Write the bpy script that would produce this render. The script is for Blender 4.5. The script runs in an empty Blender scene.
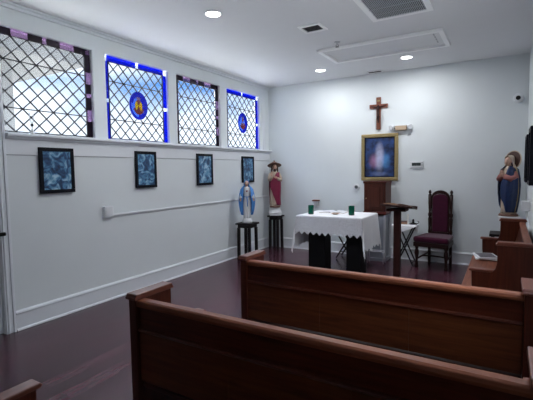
import bpy, bmesh, math, random
from mathutils import Vector, Matrix
PI = math.pi
S = bpy.context.scene
C = S.collection
random.seed(7)

# ------------------------------------------------------------------ materials
MATS = {}

def mat(name, col, rough=0.6, metal=0.0, noise=0.0, nscale=8.0, bump=0.0, stretch=(1, 1, 1), spec=0.5, sheen=0.0):
    m = bpy.data.materials.new(name)
    m.use_nodes = True
    nt = m.node_tree
    b = nt.nodes['Principled BSDF']
    b.inputs['Roughness'].default_value = rough
    b.inputs['Metallic'].default_value = metal
    b.inputs['Specular IOR Level'].default_value = spec
    if sheen:
        b.inputs['Sheen Weight'].default_value = sheen
    c = (*col, 1)
    tc = nt.nodes.new('ShaderNodeTexCoord')
    mp = nt.nodes.new('ShaderNodeMapping')
    mp.inputs['Scale'].default_value = stretch
    nt.links.new(tc.outputs['Object'], mp.inputs['Vector'])
    n = nt.nodes.new('ShaderNodeTexNoise')
    n.inputs['Scale'].default_value = nscale
    n.inputs['Detail'].default_value = 6
    nt.links.new(mp.outputs['Vector'], n.inputs['Vector'])
    mx = nt.nodes.new('ShaderNodeMix')
    mx.data_type = 'RGBA'
    mx.inputs[6].default_value = tuple(min(1, k * (1 - noise)) for k in col) + (1,)
    mx.inputs[7].default_value = tuple(min(1, k * (1 + noise)) for k in col) + (1,)
    nt.links.new(n.outputs['Fac'], mx.inputs[0])
    nt.links.new(mx.outputs[2], b.inputs['Base Color'])
    if bump:
        bp = nt.nodes.new('ShaderNodeBump')
        bp.inputs['Strength'].default_value = bump
        bp.inputs['Distance'].default_value = 0.01
        nt.links.new(n.outputs['Fac'], bp.inputs['Height'])
        nt.links.new(bp.outputs['Normal'], b.inputs['Normal'])
    MATS[name] = m
    return m

def emis(name, col, strength):
    m = bpy.data.materials.new(name)
    m.use_nodes = True
    nt = m.node_tree
    nt.nodes.remove(nt.nodes['Principled BSDF'])
    e = nt.nodes.new('ShaderNodeEmission')
    e.inputs['Color'].default_value = (*col, 1)
    e.inputs['Strength'].default_value = strength
    nt.links.new(e.outputs[0], nt.nodes['Material Output'].inputs[0])
    return m

def glassy(name, col, gloss=0.05, rough=0.05, diffuse=0.0):
    m = bpy.data.materials.new(name)
    m.use_nodes = True
    nt = m.node_tree
    nt.nodes.remove(nt.nodes['Principled BSDF'])
    t = nt.nodes.new('ShaderNodeBsdfTransparent')
    t.inputs['Color'].default_value = (*col, 1)
    g = nt.nodes.new('ShaderNodeBsdfGlossy')
    g.inputs['Roughness'].default_value = rough
    d = nt.nodes.new('ShaderNodeBsdfDiffuse')
    d.inputs['Color'].default_value = (*col, 1)
    m1 = nt.nodes.new('ShaderNodeMixShader')
    m1.inputs[0].default_value = diffuse
    m2 = nt.nodes.new('ShaderNodeMixShader')
    m2.inputs[0].default_value = gloss
    nt.links.new(t.outputs[0], m1.inputs[1])
    nt.links.new(d.outputs[0], m1.inputs[2])
    nt.links.new(m1.outputs[0], m2.inputs[1])
    nt.links.new(g.outputs[0], m2.inputs[2])
    nt.links.new(m2.outputs[0], nt.nodes['Material Output'].inputs[0])
    return m

def wood(name, dark, light, axis=0, rough=0.35, scale=1.0, spec=0.5):
    """grain stretched along the given local axis"""
    m = bpy.data.materials.new(name)
    m.use_nodes = True
    nt = m.node_tree
    b = nt.nodes['Principled BSDF']
    b.inputs['Roughness'].default_value = rough
    b.inputs['Specular IOR Level'].default_value = spec
    tc = nt.nodes.new('ShaderNodeTexCoord')
    mp = nt.nodes.new('ShaderNodeMapping')
    s = [22 * scale] * 3
    s[axis] = 1.6 * scale
    mp.inputs['Scale'].default_value = s
    nt.links.new(tc.outputs['Object'], mp.inputs['Vector'])
    n = nt.nodes.new('ShaderNodeTexNoise')
    n.inputs['Scale'].default_value = 2.0
    n.inputs['Detail'].default_value = 8
    n.inputs['Distortion'].default_value = 0.6
    nt.links.new(mp.outputs['Vector'], n.inputs['Vector'])
    r = nt.nodes.new('ShaderNodeValToRGB')
    r.color_ramp.elements[0].position = 0.3
    r.color_ramp.elements[0].color = (*dark, 1)
    r.color_ramp.elements[1].position = 0.72
    r.color_ramp.elements[1].color = (*light, 1)
    nt.links.new(n.outputs['Fac'], r.inputs['Fac'])
    nt.links.new(r.outputs['Color'], b.inputs['Base Color'])
    bp = nt.nodes.new('ShaderNodeBump')
    bp.inputs['Strength'].default_value = 0.06
    bp.inputs['Distance'].default_value = 0.004
    nt.links.new(n.outputs['Fac'], bp.inputs['Height'])
    nt.links.new(bp.outputs['Normal'], b.inputs['Normal'])
    return m

def floor_mat():
    m = bpy.data.materials.new('plank_floor')
    m.use_nodes = True
    nt = m.node_tree
    L = nt.links.new
    b = nt.nodes['Principled BSDF']
    tc = nt.nodes.new('ShaderNodeTexCoord')
    sp = nt.nodes.new('ShaderNodeSeparateXYZ')
    L(tc.outputs['Object'], sp.inputs[0])
    def math_(op, a, bv=None):
        n = nt.nodes.new('ShaderNodeMath')
        n.operation = op
        for i, v in enumerate((a, bv)):
            if v is None:
                continue
            if isinstance(v, (int, float)):
                n.inputs[i].default_value = v
            else:
                L(v, n.inputs[i])
        return n.outputs[0]
    px = math_('DIVIDE', sp.outputs['X'], 0.125)
    row = math_('FLOOR', px)
    wn = nt.nodes.new('ShaderNodeTexWhiteNoise')
    wn.noise_dimensions = '1D'
    L(row, wn.inputs['W'])
    py = math_('ADD', math_('DIVIDE', sp.outputs['Y'], 1.2), math_('MULTIPLY', wn.outputs['Value'], 7.3))
    colm = math_('FLOOR', py)
    wn2 = nt.nodes.new('ShaderNodeTexWhiteNoise')
    wn2.noise_dimensions = '2D'
    cv = nt.nodes.new('ShaderNodeCombineXYZ')
    L(row, cv.inputs[0]); L(colm, cv.inputs[1])
    L(cv.outputs[0], wn2.inputs['Vector'])
    mp = nt.nodes.new('ShaderNodeMapping')
    mp.inputs['Scale'].default_value = (30, 2.2, 1)
    L(tc.outputs['Object'], mp.inputs['Vector'])
    n = nt.nodes.new('ShaderNodeTexNoise')
    n.inputs['Scale'].default_value = 1.5
    n.inputs['Detail'].default_value = 8
    L(mp.outputs['Vector'], n.inputs['Vector'])
    tot = math_('ADD', math_('MULTIPLY', wn2.outputs['Value'], 0.45), math_('MULTIPLY', n.outputs['Fac'], 0.6))
    r = nt.nodes.new('ShaderNodeValToRGB')
    r.color_ramp.elements[0].position = 0.2
    r.color_ramp.elements[0].color = (0.034, 0.009, 0.016, 1)
    r.color_ramp.elements[1].position = 0.8
    r.color_ramp.elements[1].color = (0.095, 0.030, 0.048, 1)
    L(tot, r.inputs['Fac'])
    # plank gaps
    fx = math_('FRACT', px)
    gx = math_('LESS_THAN', fx, 0.03)
    fy = math_('FRACT', py)
    gy = math_('LESS_THAN', fy, 0.004)
    g = math_('MAXIMUM', gx, gy)
    mx = nt.nodes.new('ShaderNodeMix')
    mx.data_type = 'RGBA'
    L(math_('MULTIPLY', g, 0.6), mx.inputs[0])
    L(r.outputs['Color'], mx.inputs[6])
    mx.inputs[7].default_value = (0.008, 0.004, 0.005, 1)
    L(mx.outputs[2], b.inputs['Base Color'])
    rr = math_('ADD', 0.15, math_('MULTIPLY', n.outputs['Fac'], 0.16))
    L(rr, b.inputs['Roughness'])
    b.inputs['Specular IOR Level'].default_value = 0.75
    bp = nt.nodes.new('ShaderNodeBump')
    bp.inputs['Strength'].default_value = 0.06
    bp.inputs['Distance'].default_value = 0.004
    L(math_('SUBTRACT', n.outputs['Fac'], g), bp.inputs['Height'])
    L(bp.outputs['Normal'], b.inputs['Normal'])
    return m

def picture_mat(name, seed, stops, scale=9.0):
    """a mottled print: noise through a colour ramp"""
    m = bpy.data.materials.new(name)
    m.use_nodes = True
    nt = m.node_tree
    b = nt.nodes['Principled BSDF']
    b.inputs['Roughness'].default_value = 0.35
    tc = nt.nodes.new('ShaderNodeTexCoord')
    mp = nt.nodes.new('ShaderNodeMapping')
    mp.inputs['Location'].default_value = (seed * 3.1, seed * 1.7, seed * 2.3)
    nt.links.new(tc.outputs['Object'], mp.inputs['Vector'])
    n = nt.nodes.new('ShaderNodeTexNoise')
    n.inputs['Scale'].default_value = scale
    n.inputs['Detail'].default_value = 5
    n.inputs['Distortion'].default_value = 1.2
    nt.links.new(mp.outputs['Vector'], n.inputs['Vector'])
    r = nt.nodes.new('ShaderNodeValToRGB')
    while len(r.color_ramp.elements) < len(stops):
        r.color_ramp.elements.new(0.5)
    for e, (p, c) in zip(r.color_ramp.elements, stops):
        e.position = p
        e.color = (*c, 1)
    nt.links.new(n.outputs['Fac'], r.inputs['Fac'])
    nt.links.new(r.outputs['Color'], b.inputs['Base Color'])
    return m

def altar_painting_mat():
    """abstract blue print with a pale upright patch and pink and light-blue tints (local x across, z up)"""
    m = bpy.data.materials.new('blue_print')
    m.use_nodes = True
    nt = m.node_tree
    L = nt.links.new
    b = nt.nodes['Principled BSDF']
    b.inputs['Roughness'].default_value = 0.4
    tc = nt.nodes.new('ShaderNodeTexCoord')
    n = nt.nodes.new('ShaderNodeTexNoise')
    n.inputs['Scale'].default_value = 11
    n.inputs['Detail'].default_value = 5
    L(tc.outputs['Object'], n.inputs['Vector'])
    r = nt.nodes.new('ShaderNodeValToRGB')
    r.color_ramp.elements[0].position = 0.35
    r.color_ramp.elements[0].color = (0.004, 0.008, 0.035, 1)
    r.color_ramp.elements[1].position = 0.75
    r.color_ramp.elements[1].color = (0.03, 0.08, 0.26, 1)
    L(n.outputs['Fac'], r.inputs['Fac'])
    cur = r.outputs['Color']
    for (cx, cz, sx, sz, col, amt) in [(-0.085, -0.06, 0.10, 0.14, (0.42, 0.20, 0.36), 0.75),
                                       (0.085, -0.06, 0.10, 0.15, (0.10, 0.33, 0.72), 0.75),
                                       (0.0, 0.0, 0.085, 0.27, (0.50, 0.52, 0.72), 0.9),
                                       (0.0, -0.27, 0.16, 0.045, (0.22, 0.28, 0.50), 0.6)]:
        mp = nt.nodes.new('ShaderNodeMapping')
        mp.inputs['Location'].default_value = (-cx / sx, 0, -cz / sz)
        mp.inputs['Scale'].default_value = (1 / sx, 0, 1 / sz)
        L(tc.outputs['Object'], mp.inputs['Vector'])
        ln = nt.nodes.new('ShaderNodeVectorMath')
        ln.operation = 'LENGTH'
        L(mp.outputs['Vector'], ln.inputs[0])
        rm = nt.nodes.new('ShaderNodeMapRange')
        rm.interpolation_type = 'SMOOTHSTEP'
        rm.inputs['From Min'].default_value = 1.15
        rm.inputs['From Max'].default_value = 0.25
        rm.inputs['To Min'].default_value = 0
        rm.inputs['To Max'].default_value = amt
        L(ln.outputs['Value'], rm.inputs['Value'])
        mm = nt.nodes.new('ShaderNodeMath')
        mm.operation = 'MULTIPLY'
        L(rm.outputs['Result'], mm.inputs[0])
        n2 = nt.nodes.new('ShaderNodeMath')
        n2.operation = 'MULTIPLY_ADD'
        L(n.outputs['Fac'], n2.inputs[0])
        n2.inputs[1].default_value = 1.2
        n2.inputs[2].default_value = 0.3
        L(n2.outputs[0], mm.inputs[1])
        mx = nt.nodes.new('ShaderNodeMix')
        mx.data_type = 'RGBA'
        L(mm.outputs[0], mx.inputs[0])
        L(cur, mx.inputs[6])
        mx.inputs[7].default_value = (*col, 1)
        cur = mx.outputs[2]
    L(cur, b.inputs['Base Color'])
    return m

def lace_mat():
    """openwork cloth with small holes, white greyed to paint in front shade"""
    m = bpy.data.materials.new('lace')
    m.use_nodes = True
    nt = m.node_tree
    L = nt.links.new
    b = nt.nodes['Principled BSDF']
    b.inputs['Base Color'].default_value = (0.60, 0.60, 0.63, 1)  # grey stands in for shade on the cloth's front drop
    b.inputs['Roughness'].default_value = 0.9
    tc = nt.nodes.new('ShaderNodeTexCoord')
    v = nt.nodes.new('ShaderNodeTexVoronoi')
    v.inputs['Scale'].default_value = 75
    L(tc.outputs['Object'], v.inputs['Vector'])
    mr = nt.nodes.new('ShaderNodeMapRange')
    mr.inputs['From Min'].default_value = 0.30
    mr.inputs['From Max'].default_value = 0.42
    mr.inputs['To Min'].default_value = 0.70
    mr.inputs['To Max'].default_value = 1.0
    L(v.outputs['Distance'], mr.inputs['Value'])
    L(mr.outputs['Result'], b.inputs['Alpha'])
    return m

WALL = mat('white_wall', (0.705, 0.75, 0.77), 0.7, noise=0.03, nscale=3, bump=0.06)
CEIL = mat('white_ceiling', (0.74, 0.75, 0.77), 0.8, noise=0.02, nscale=5)
TRIM = mat('white_trim', (0.72, 0.75, 0.79), 0.45, noise=0.02, nscale=6)
FLOOR = floor_mat()
PEW_X = wood('pew_wood_lengthwise', (0.040, 0.0065, 0.003), (0.092, 0.021, 0.0095), 0, 0.36, spec=0.3)
PEW_Z = wood('pew_wood_upright', (0.040, 0.0065, 0.003), (0.092, 0.021, 0.0095), 2, 0.36, spec=0.3)
PEW_PANEL = wood('pew_panel_wood', (0.066, 0.0165, 0.0055), (0.135, 0.040, 0.014), 0, 0.4, spec=0.3)
PEW_LIT = wood('pew_wood_lit', (0.135, 0.036, 0.016), (0.235, 0.076, 0.037), 0, 0.42, spec=0.25)  # same pew wood, lightened: light painted into rails and side seat
PEW_CAP = wood('pew_cap_wood', (0.10, 0.026, 0.014), (0.18, 0.054, 0.033), 1, 0.34, spec=0.4)
DARKWOOD = wood('ebony_wood', (0.006, 0.004, 0.005), (0.014, 0.009, 0.010), 2, 0.45, spec=0.2)
LECT = wood('lectern_wood', (0.020, 0.006, 0.005), (0.042, 0.012, 0.010), 2, 0.45, spec=0.2)
CAB = wood('cabinet_wood', (0.045, 0.010, 0.006), (0.085, 0.020, 0.010), 2, 0.42, spec=0.25)
CHAIRW = wood('chair_wood', (0.016, 0.006, 0.005), (0.030, 0.010, 0.009), 2, 0.4, spec=0.25)
CROSSW = wood('crucifix_wood', (0.12, 0.035, 0.018), (0.24, 0.08, 0.045), 2, 0.4)
TANWOOD = wood('tan_wood', (0.30, 0.16, 0.09), (0.48, 0.28, 0.17), 0, 0.45)
BLACK = mat('black_satin', (0.004, 0.004, 0.005), 0.5, noise=0.2, spec=0.15)
BLACKFR = mat('black_frame', (0.004, 0.005, 0.010), 0.5, noise=0.2, spec=0.15)
IRON = mat('dark_iron', (0.012, 0.012, 0.014), 0.45, metal=0.4, noise=0.2)
VELVET = mat('plum_velvet', (0.046, 0.0022, 0.018), 0.85, noise=0.35, nscale=25, sheen=0.25, spec=0.1)
CLOTH = mat('white_linen', (0.82, 0.82, 0.84), 0.9, noise=0.03, nscale=30, bump=0.1, spec=0.1)
LACE = lace_mat()
GOLD = mat('antique_gold', (0.36, 0.28, 0.13), 0.42, metal=0.55, noise=0.2, nscale=30)
GREENGLASS = mat('green_glass', (0.0, 0.09, 0.055), 0.18, noise=0.2, nscale=20)
WAX = mat('white_wax', (0.75, 0.73, 0.68), 0.5, noise=0.03)
BRIGHTW = mat('bright_white_enamel', (0.90, 0.91, 0.92), 0.4)
PLASTIC = mat('white_plastic', (0.70, 0.72, 0.75), 0.4, noise=0.02)
GREYP = mat('grey_plastic', (0.10, 0.11, 0.12), 0.4, noise=0.05)
LCD = mat('grey_display', (0.05, 0.06, 0.06), 0.25, noise=0.05)
STEEL = mat('painted_steel', (0.55, 0.56, 0.60), 0.35, metal=0.3, noise=0.05)
STAND = mat('grey_stand_paint', (0.30, 0.32, 0.37), 0.4, noise=0.08, nscale=5)
LEAD = mat('lead_came', (0.012, 0.012, 0.018), 0.5, metal=0.3, noise=0.1)
PANE = glassy('clear_pane', (0.94, 0.96, 0.98), 0.03, 0.3)
BLUEG = glassy('blue_glass', (0.004, 0.055, 0.60), 0.03, 0.35, 0.12)
PURPG = glassy('purple_glass', (0.035, 0.010, 0.050), 0.03, 0.35, 0.15)
PINKG = glassy('pink_glass', (0.38, 0.29, 0.42), 0.03, 0.35, 0.15)
WHITEG = glassy('white_glass', (0.90, 0.92, 0.95), 0.03, 0.35, 0.1)
YELG = glassy('yellow_glass', (0.80, 0.60, 0.06), 0.03, 0.35, 0.12)
REDG = glassy('russet_glass', (0.36, 0.12, 0.14), 0.03, 0.35, 0.12)
SKYG = glassy('pale_blue_glass', (0.22, 0.40, 0.85), 0.03, 0.35, 0.12)
SKINC = mat('painted_skin', (0.55, 0.34, 0.26), 0.5, noise=0.05)
EYES = mat('painted_eyes', (0.03, 0.02, 0.02), 0.4)
LIPS = mat('painted_lips', (0.30, 0.07, 0.07), 0.5)
HAIRB = mat('painted_brown_hair', (0.06, 0.028, 0.018), 0.6, noise=0.3, nscale=40)
PLASTER = mat('plaster_white', (0.72, 0.73, 0.75), 0.6, noise=0.04, nscale=15)
CREAM = mat('painted_cream', (0.50, 0.40, 0.31), 0.6, noise=0.12, nscale=18)
REDC = mat('painted_red', (0.20, 0.008, 0.045), 0.55, noise=0.15, nscale=18)
SKYC = mat('painted_sky_blue', (0.07, 0.26, 0.66), 0.55, noise=0.1, nscale=18)
NAVYC = mat('painted_deep_blue', (0.005, 0.021, 0.085), 0.45, noise=0.6, nscale=14)
BROWNC = mat('painted_brown', (0.13, 0.055, 0.035), 0.55, noise=0.2, nscale=25)
ROSEC = mat('painted_rose', (0.32, 0.12, 0.11), 0.55, noise=0.2, nscale=20)
PAPER = mat('white_paper', (0.75, 0.76, 0.79), 0.7, noise=0.03)
PRINT = mat('dark_print', (0.10, 0.09, 0.11), 0.5, noise=0.8, nscale=25)
BROWNB = mat('brown_leather', (0.10, 0.040, 0.025), 0.5, noise=0.2)
SIDING = mat('grey_siding', (0.105, 0.105, 0.105), 0.8, noise=0.08)
ROOF = mat('grey_roof', (0.05, 0.05, 0.05), 0.9, noise=0.2)
BOUNCE_PAVING = mat('pale_paving', (0.50, 0.49, 0.47), 0.95, noise=0.1)  # unseen ground, kept pale to bounce light up to the ceiling
LAMP = emis('lit_diffuser', (1.0, 0.98, 0.95), 6.0)

# ------------------------------------------------------------------ mesh helpers
class MB:
    def __init__(self):
        self.bm = bmesh.new()
        self.mi = 0
    def _face(self, vs):
        try:
            f = self.bm.faces.new(vs)
            f.material_index = self.mi
            return f
        except ValueError:
            return None
    def box(self, x0, x1, y0, y1, z0, z1, M=None):
        P = [(x0, y0, z0), (x1, y0, z0), (x1, y1, z0), (x0, y1, z0), (x0, y0, z1), (x1, y0, z1), (x1, y1, z1), (x0, y1, z1)]
        v = [self.bm.verts.new(M @ Vector(p) if M else p) for p in P]
        for f in ((0, 3, 2, 1), (4, 5, 6, 7), (0, 1, 5, 4), (1, 2, 6, 5), (2, 3, 7, 6), (3, 0, 4, 7)):
            self._face([v[i] for i in f])
        return self
    def prism(self, poly, a0, a1, axis):
        """poly in the two other axes (in x,y,z order), extruded from a0 to a1 along axis"""
        def P(q, a):
            q = list(q)
            q.insert(axis, a)
            return q
        A = [self.bm.verts.new(P(q, a0)) for q in poly]
        B = [self.bm.verts.new(P(q, a1)) for q in poly]
        n = len(poly)
        self._face(A)
        self._face(B[::-1])
        for i in range(n):
            self._face([A[i], B[i], B[(i + 1) % n], A[(i + 1) % n]])
        return self
    def tube(self, pts, r, n=10, r1=None):
        pts = [Vector(p) for p in pts]
        rings = []
        m = len(pts)
        up = None
        for i, p in enumerate(pts):
            d = (pts[min(i + 1, m - 1)] - pts[max(i - 1, 0)]).normalized()
            if up is None:
                up = Vector((0, 0, 1)) if abs(d.z) < 0.9 else Vector((1, 0, 0))
            a = d.cross(up).normalized()
            b = a.cross(d).normalized()
            up = b
            if callable(r):
                rr = r(i / max(1, m - 1))
            elif r1 is not None:
                rr = r + (r1 - r) * i / max(1, m - 1)
            else:
                rr = r
            rings.append([self.bm.verts.new(p + (a * math.cos(2 * PI * k / n) + b * math.sin(2 * PI * k / n)) * rr) for k in range(n)])
        for i in range(m - 1):
            for k in range(n):
                self._face([rings[i][k], rings[i][(k + 1) % n], rings[i + 1][(k + 1) % n], rings[i + 1][k]])
        self._face(rings[0][::-1])
        self._face(rings[-1])
        return self
    def lathe(self, prof, c=(0, 0, 0), n=20, M=None):
        """profile of (radius, z) about the vertical through c"""
        c = Vector(c)
        rings = []
        for (r, z) in prof:
            rings.append([self.bm.verts.new((M @ Vector((r * math.cos(2 * PI * k / n), r * math.sin(2 * PI * k / n), z)) if M else Vector((r * math.cos(2 * PI * k / n), r * math.sin(2 * PI * k / n), z))) + c) for k in range(n)])
        for i in range(len(rings) - 1):
            for k in range(n):
                self._face([rings[i][k], rings[i][(k + 1) % n], rings[i + 1][(k + 1) % n], rings[i + 1][k]])
        self._face(rings[0][::-1])
        self._face(rings[-1])
        return self
    def loft(self, rings, n=40, a0=0.0, a1=2 * PI, close=True, cap=True):
        """rings: (z, cx, cy, rx, ry, fold, k, phase)"""
        R = []
        for (z, cx, cy, rx, ry, fold, k, ph) in rings:
            row = []
            cnt = n if close else n + 1
            for i in range(cnt):
                a = a0 + (a1 - a0) * i / n
                f = 1 + fold * math.cos(k * a + ph) + 0.4 * fold * math.cos((2 * k + 1) * a + 1.3 * ph)
                row.append(self.bm.verts.new((cx + rx * f * math.cos(a), cy + ry * f * math.sin(a), z)))
            R.append(row)
        for i in range(len(R) - 1):
            m = len(R[i])
            for k in range(m if close else m - 1):
                self._face([R[i][k], R[i][(k + 1) % m], R[i + 1][(k + 1) % m], R[i + 1][k]])
        if close and cap:
            self._face(R[0][::-1])
            self._face(R[-1])
        return self
    def ball(self, c, rx, ry, rz, n=14, m=10, fn=None):
        c = Vector(c)
        rows = []
        for j in range(m + 1):
            t = -PI / 2 + PI * j / m
            if j in (0, m):
                p = Vector((0, 0, math.sin(t)))
                if fn: p = fn(p)
                rows.append([self.bm.verts.new(c + Vector((p.x * rx, p.y * ry, p.z * rz)))])
                continue
            row = []
            for k in range(n):
                a = 2 * PI * k / n
                p = Vector((math.cos(t) * math.cos(a), math.cos(t) * math.sin(a), math.sin(t)))
                if fn: p = fn(p)
                row.append(self.bm.verts.new(c + Vector((p.x * rx, p.y * ry, p.z * rz))))
            rows.append(row)
        for k in range(n):
            self._face([rows[0][0], rows[1][(k + 1) % n], rows[1][k]])
            self._face([rows[m][0], rows[m - 1][k], rows[m - 1][(k + 1) % n]])
        for j in range(1, m - 1):
            for k in range(n):
                self._face([rows[j][k], rows[j][(k + 1) % n], rows[j + 1][(k + 1) % n], rows[j + 1][k]])
        return self
    def build(self, name, mats, parent=None, smooth=False, bevel=0.0, loc=None, solid=0.0, subd=0, segs=2):
        bmesh.ops.recalc_face_normals(self.bm, faces=self.bm.faces[:])
        me = bpy.data.meshes.new(name)
        if loc is not None:
            bmesh.ops.translate(self.bm, verts=self.bm.verts[:], vec=-Vector(loc))
        self.bm.to_mesh(me)
        self.bm.free()
        o = bpy.data.objects.new(name, me)
        C.objects.link(o)
        if loc is not None:
            o.location = loc
        for m in (mats if isinstance(mats, (list, tuple)) else [mats]):
            me.materials.append(m)
        if smooth:
            for p in me.polygons:
                p.use_smooth = True
        if parent is not None:
            o.parent = parent
        if solid:
            md = o.modifiers.new('solid', 'SOLIDIFY')
            md.thickness = solid
            md.offset = -1
        if bevel:
            md = o.modifiers.new('bevel', 'BEVEL')
            md.width = bevel
            md.segments = segs
            md.limit_method = 'ANGLE'
            md.angle_limit = math.radians(40)
        if subd:
            md = o.modifiers.new('sub', 'SUBSURF')
            md.levels = md.render_levels = subd
        return o

def tag(o, label=None, cat=None, group=None, kind=None):
    if label: o['label'] = label
    if cat: o['category'] = cat
    if group: o['group'] = group
    if kind: o['kind'] = kind
    return o

def thing(name, label, cat, loc=(0, 0, 0), rz=0.0, group=None):
    o = bpy.data.objects.new(name, None)
    o.empty_display_size = 0.1
    C.objects.link(o)
    o.location = loc
    o.rotation_euler = (0, 0, rz)
    return tag(o, label, cat, group)

def copy_tree(o, parent=None):
    c = o.copy()
    C.objects.link(c)
    if parent is not None:
        c.parent = parent
    for ch in list(o.children):
        copy_tree(ch, c)
    return c

def skin_obj(name, pts, edges, radii, m, parent, sub=2):
    me = bpy.data.meshes.new(name)
    me.from_pydata([tuple(p) for p in pts], edges, [])
    o = bpy.data.objects.new(name, me)
    C.objects.link(o)
    me.materials.append(m)
    md = o.modifiers.new('skin', 'SKIN')
    md.use_smooth_shade = True
    for i, r in enumerate(radii):
        rr = r if isinstance(r, (tuple, list)) else (r, r)
        me.skin_vertices[0].data[i].radius = rr
    me.skin_vertices[0].data[0].use_root = True
    s = o.modifiers.new('sub', 'SUBSURF')
    s.levels = s.render_levels = sub
    if parent is not None:
        o.parent = parent
    return o

# ------------------------------------------------------------------ the room
W, D, H = 4.14, 6.655, 3.008
YB = -1.7
ZS, ZT = 1.838, 2.802
WIN = [(1.880, 2.886), (3.045, 4.032), (4.180, 5.165), (5.332, 6.335)]

tag(MB().box(-0.2, W + 0.2, YB - 0.2, D + 0.2, -0.12, 0).build('floor', FLOOR), 'dark purple brown wooden plank floor', 'floor', kind='structure')
tag(MB().box(-0.2, W + 0.2, YB - 0.2, D + 0.2, H, H + 0.12).build('ceiling', CEIL), 'flat white painted ceiling', 'ceiling', kind='structure')
mb = MB()
TH = 0.12
DY0, DY1, DZ = 0.98, 1.845, 2.36
mb.box(-TH, 0, YB, DY0, 0, H)
mb.box(-TH, 0, DY0, DY1, DZ, H)
mb.box(-TH, 0, DY1, D, 0, ZS)
mb.box(-TH, 0, DY1, D, ZT, H)
edges_y = [DY1] + [v for w in WIN for v in w] + [D]
for i in range(0, len(edges_y), 2):
    mb.box(-TH, 0, edges_y[i], edges_y[i + 1], ZS, ZT)
tag(mb.build('wall_left', WALL), 'white wall with four leaded windows', 'wall', kind='structure')
tag(MB().box(-TH, W + TH, D, D + TH, 0, H).build('wall_back', WALL), 'plain white wall behind the altar', 'wall', kind='structure')
RY0, RY1, RZ0, RZ1 = 1.5, 3.2, 1.3, 2.3
tag(MB().box(W, W + TH, YB, RY0, 0, H).box(W, W + TH, RY1, D, 0, H).box(W, W + TH, RY0, RY1, 0, RZ0).box(W, W + TH, RY0, RY1, RZ1, H).build('wall_right', WALL), 'white wall at the right edge', 'wall', kind='structure')
tag(MB().box(-TH, W + TH, YB - TH, YB, 0, H).build('wall_front', WALL), 'white wall behind the viewer', 'wall', kind='structure')

def base_profile(s=1):
    return [(0, 0), (0.030 * s, 0), (0.030 * s, 0.012), (0.018 * s, 0.022), (0.018 * s, 0.155), (0.024 * s, 0.163), (0.020 * s, 0.178), (0.008 * s, 0.188), (0, 0.19)]
# baseboard_left runs along y (poly in x,z)
tag(MB().prism(base_profile(), 1.935, D, 1).build('baseboard_left', TRIM), 'tall white baseboard under the left wall', 'baseboard', kind='structure')
tag(MB().prism([(D - a, b) for a, b in base_profile()], 0.03, W - 0.03, 0).build('baseboard_back', TRIM), 'white baseboard along the back wall', 'baseboard', kind='structure')
tag(MB().prism([(W - a, b) for a, b in base_profile()], YB, D, 1).build('baseboard_right', TRIM), 'white baseboard along the right wall', 'baseboard', kind='structure')
# crown strip at the ceiling on the left wall and thinner ones elsewhere
tag(MB().prism([(0, H), (0.035, H), (0.032, H - 0.012), (0.016, H - 0.022), (0.014, H - 0.045), (0, H - 0.05)], YB, D, 1).build('trim_1', TRIM), 'thin white crown moulding above windows', 'trim', kind='structure')
# window ledge with apron board
tag(MB().prism([(0, ZS - 0.002), (0.065, ZS - 0.002), (0.070, ZS - 0.012), (0.066, ZS - 0.026), (0.035, ZS - 0.034), (0.03, ZS - 0.05), (0.012, ZS - 0.056), (0.012, 1.645), (0.004, 1.638), (0, 1.638)], 1.935, D, 1).build('trim_2', TRIM), 'white window ledge with flat board below', 'trim', kind='structure')
# flat board in the far left corner
tag(MB().box(0.0, 0.010, 6.44, 6.50, ZS, ZT + 0.02).build('trim_3', TRIM), 'narrow white board beside the last window', 'trim', kind='structure')

# door at far left
mb = MB()
for a, b, t in ((DY1, DY1 + 0.075, 0.022), (DY1 + 0.015, DY1 + 0.03, 0.03), (DY1 + 0.06, DY1 + 0.085, 0.03)):
    mb.box(0, t, a, b, 0, DZ + 0.085)
mb.box(0, 0.022, DY0 - 0.075, DY0, 0, DZ + 0.085)
mb.box(0, 0.022, DY0, DY1, DZ, DZ + 0.085)
tag(mb.build('trim_4', TRIM, bevel=0.004), 'white casing around the left door', 'trim', kind='structure')
dr = MB().box(-0.075, -0.03, DY0 + 0.005, DY1 - 0.005, 0.006, DZ - 0.006).build('door_1', TRIM, bevel=0.003)
tag(dr, 'white door at the left edge', 'door', kind='structure')
mb = MB()
for z0, z1 in ((0.2, 0.9), (1.05, 2.2)):
    for y0, y1 in ((DY0 + 0.1, 1.37), (1.46, DY1 - 0.11)):
        mb.box(-0.03, -0.022, y0, y1, z0, z1)
mb.build('door_panel', TRIM, dr, bevel=0.006)
mb = MB()
mb.tube([(-0.03, 1.79, 0.93), (0.030, 1.79, 0.93), (0.035, 1.795, 0.93), (0.036, 1.875, 0.927)], 0.017)
mb.box(-0.03, -0.018, 1.775, 1.825, 0.85, 1.01)
tag(mb.build('door_handle', BLACK, dr, bevel=0.002), 'black lever handle')

# ------------------------------------------------------------------ windows
GX = -0.045
def clip_line(y, z, dy, dz, y0, y1, z0, z1):
    t0, t1 = -1e9, 1e9
    for p, d, lo, hi in ((y, dy, y0, y1), (z, dz, z0, z1)):
        a, b = (lo - p) / d, (hi - p) / d
        if a > b: a, b = b, a
        t0, t1 = max(t0, a), min(t1, b)
    return (t0, t1) if t1 - t0 > 0.01 else None

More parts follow.
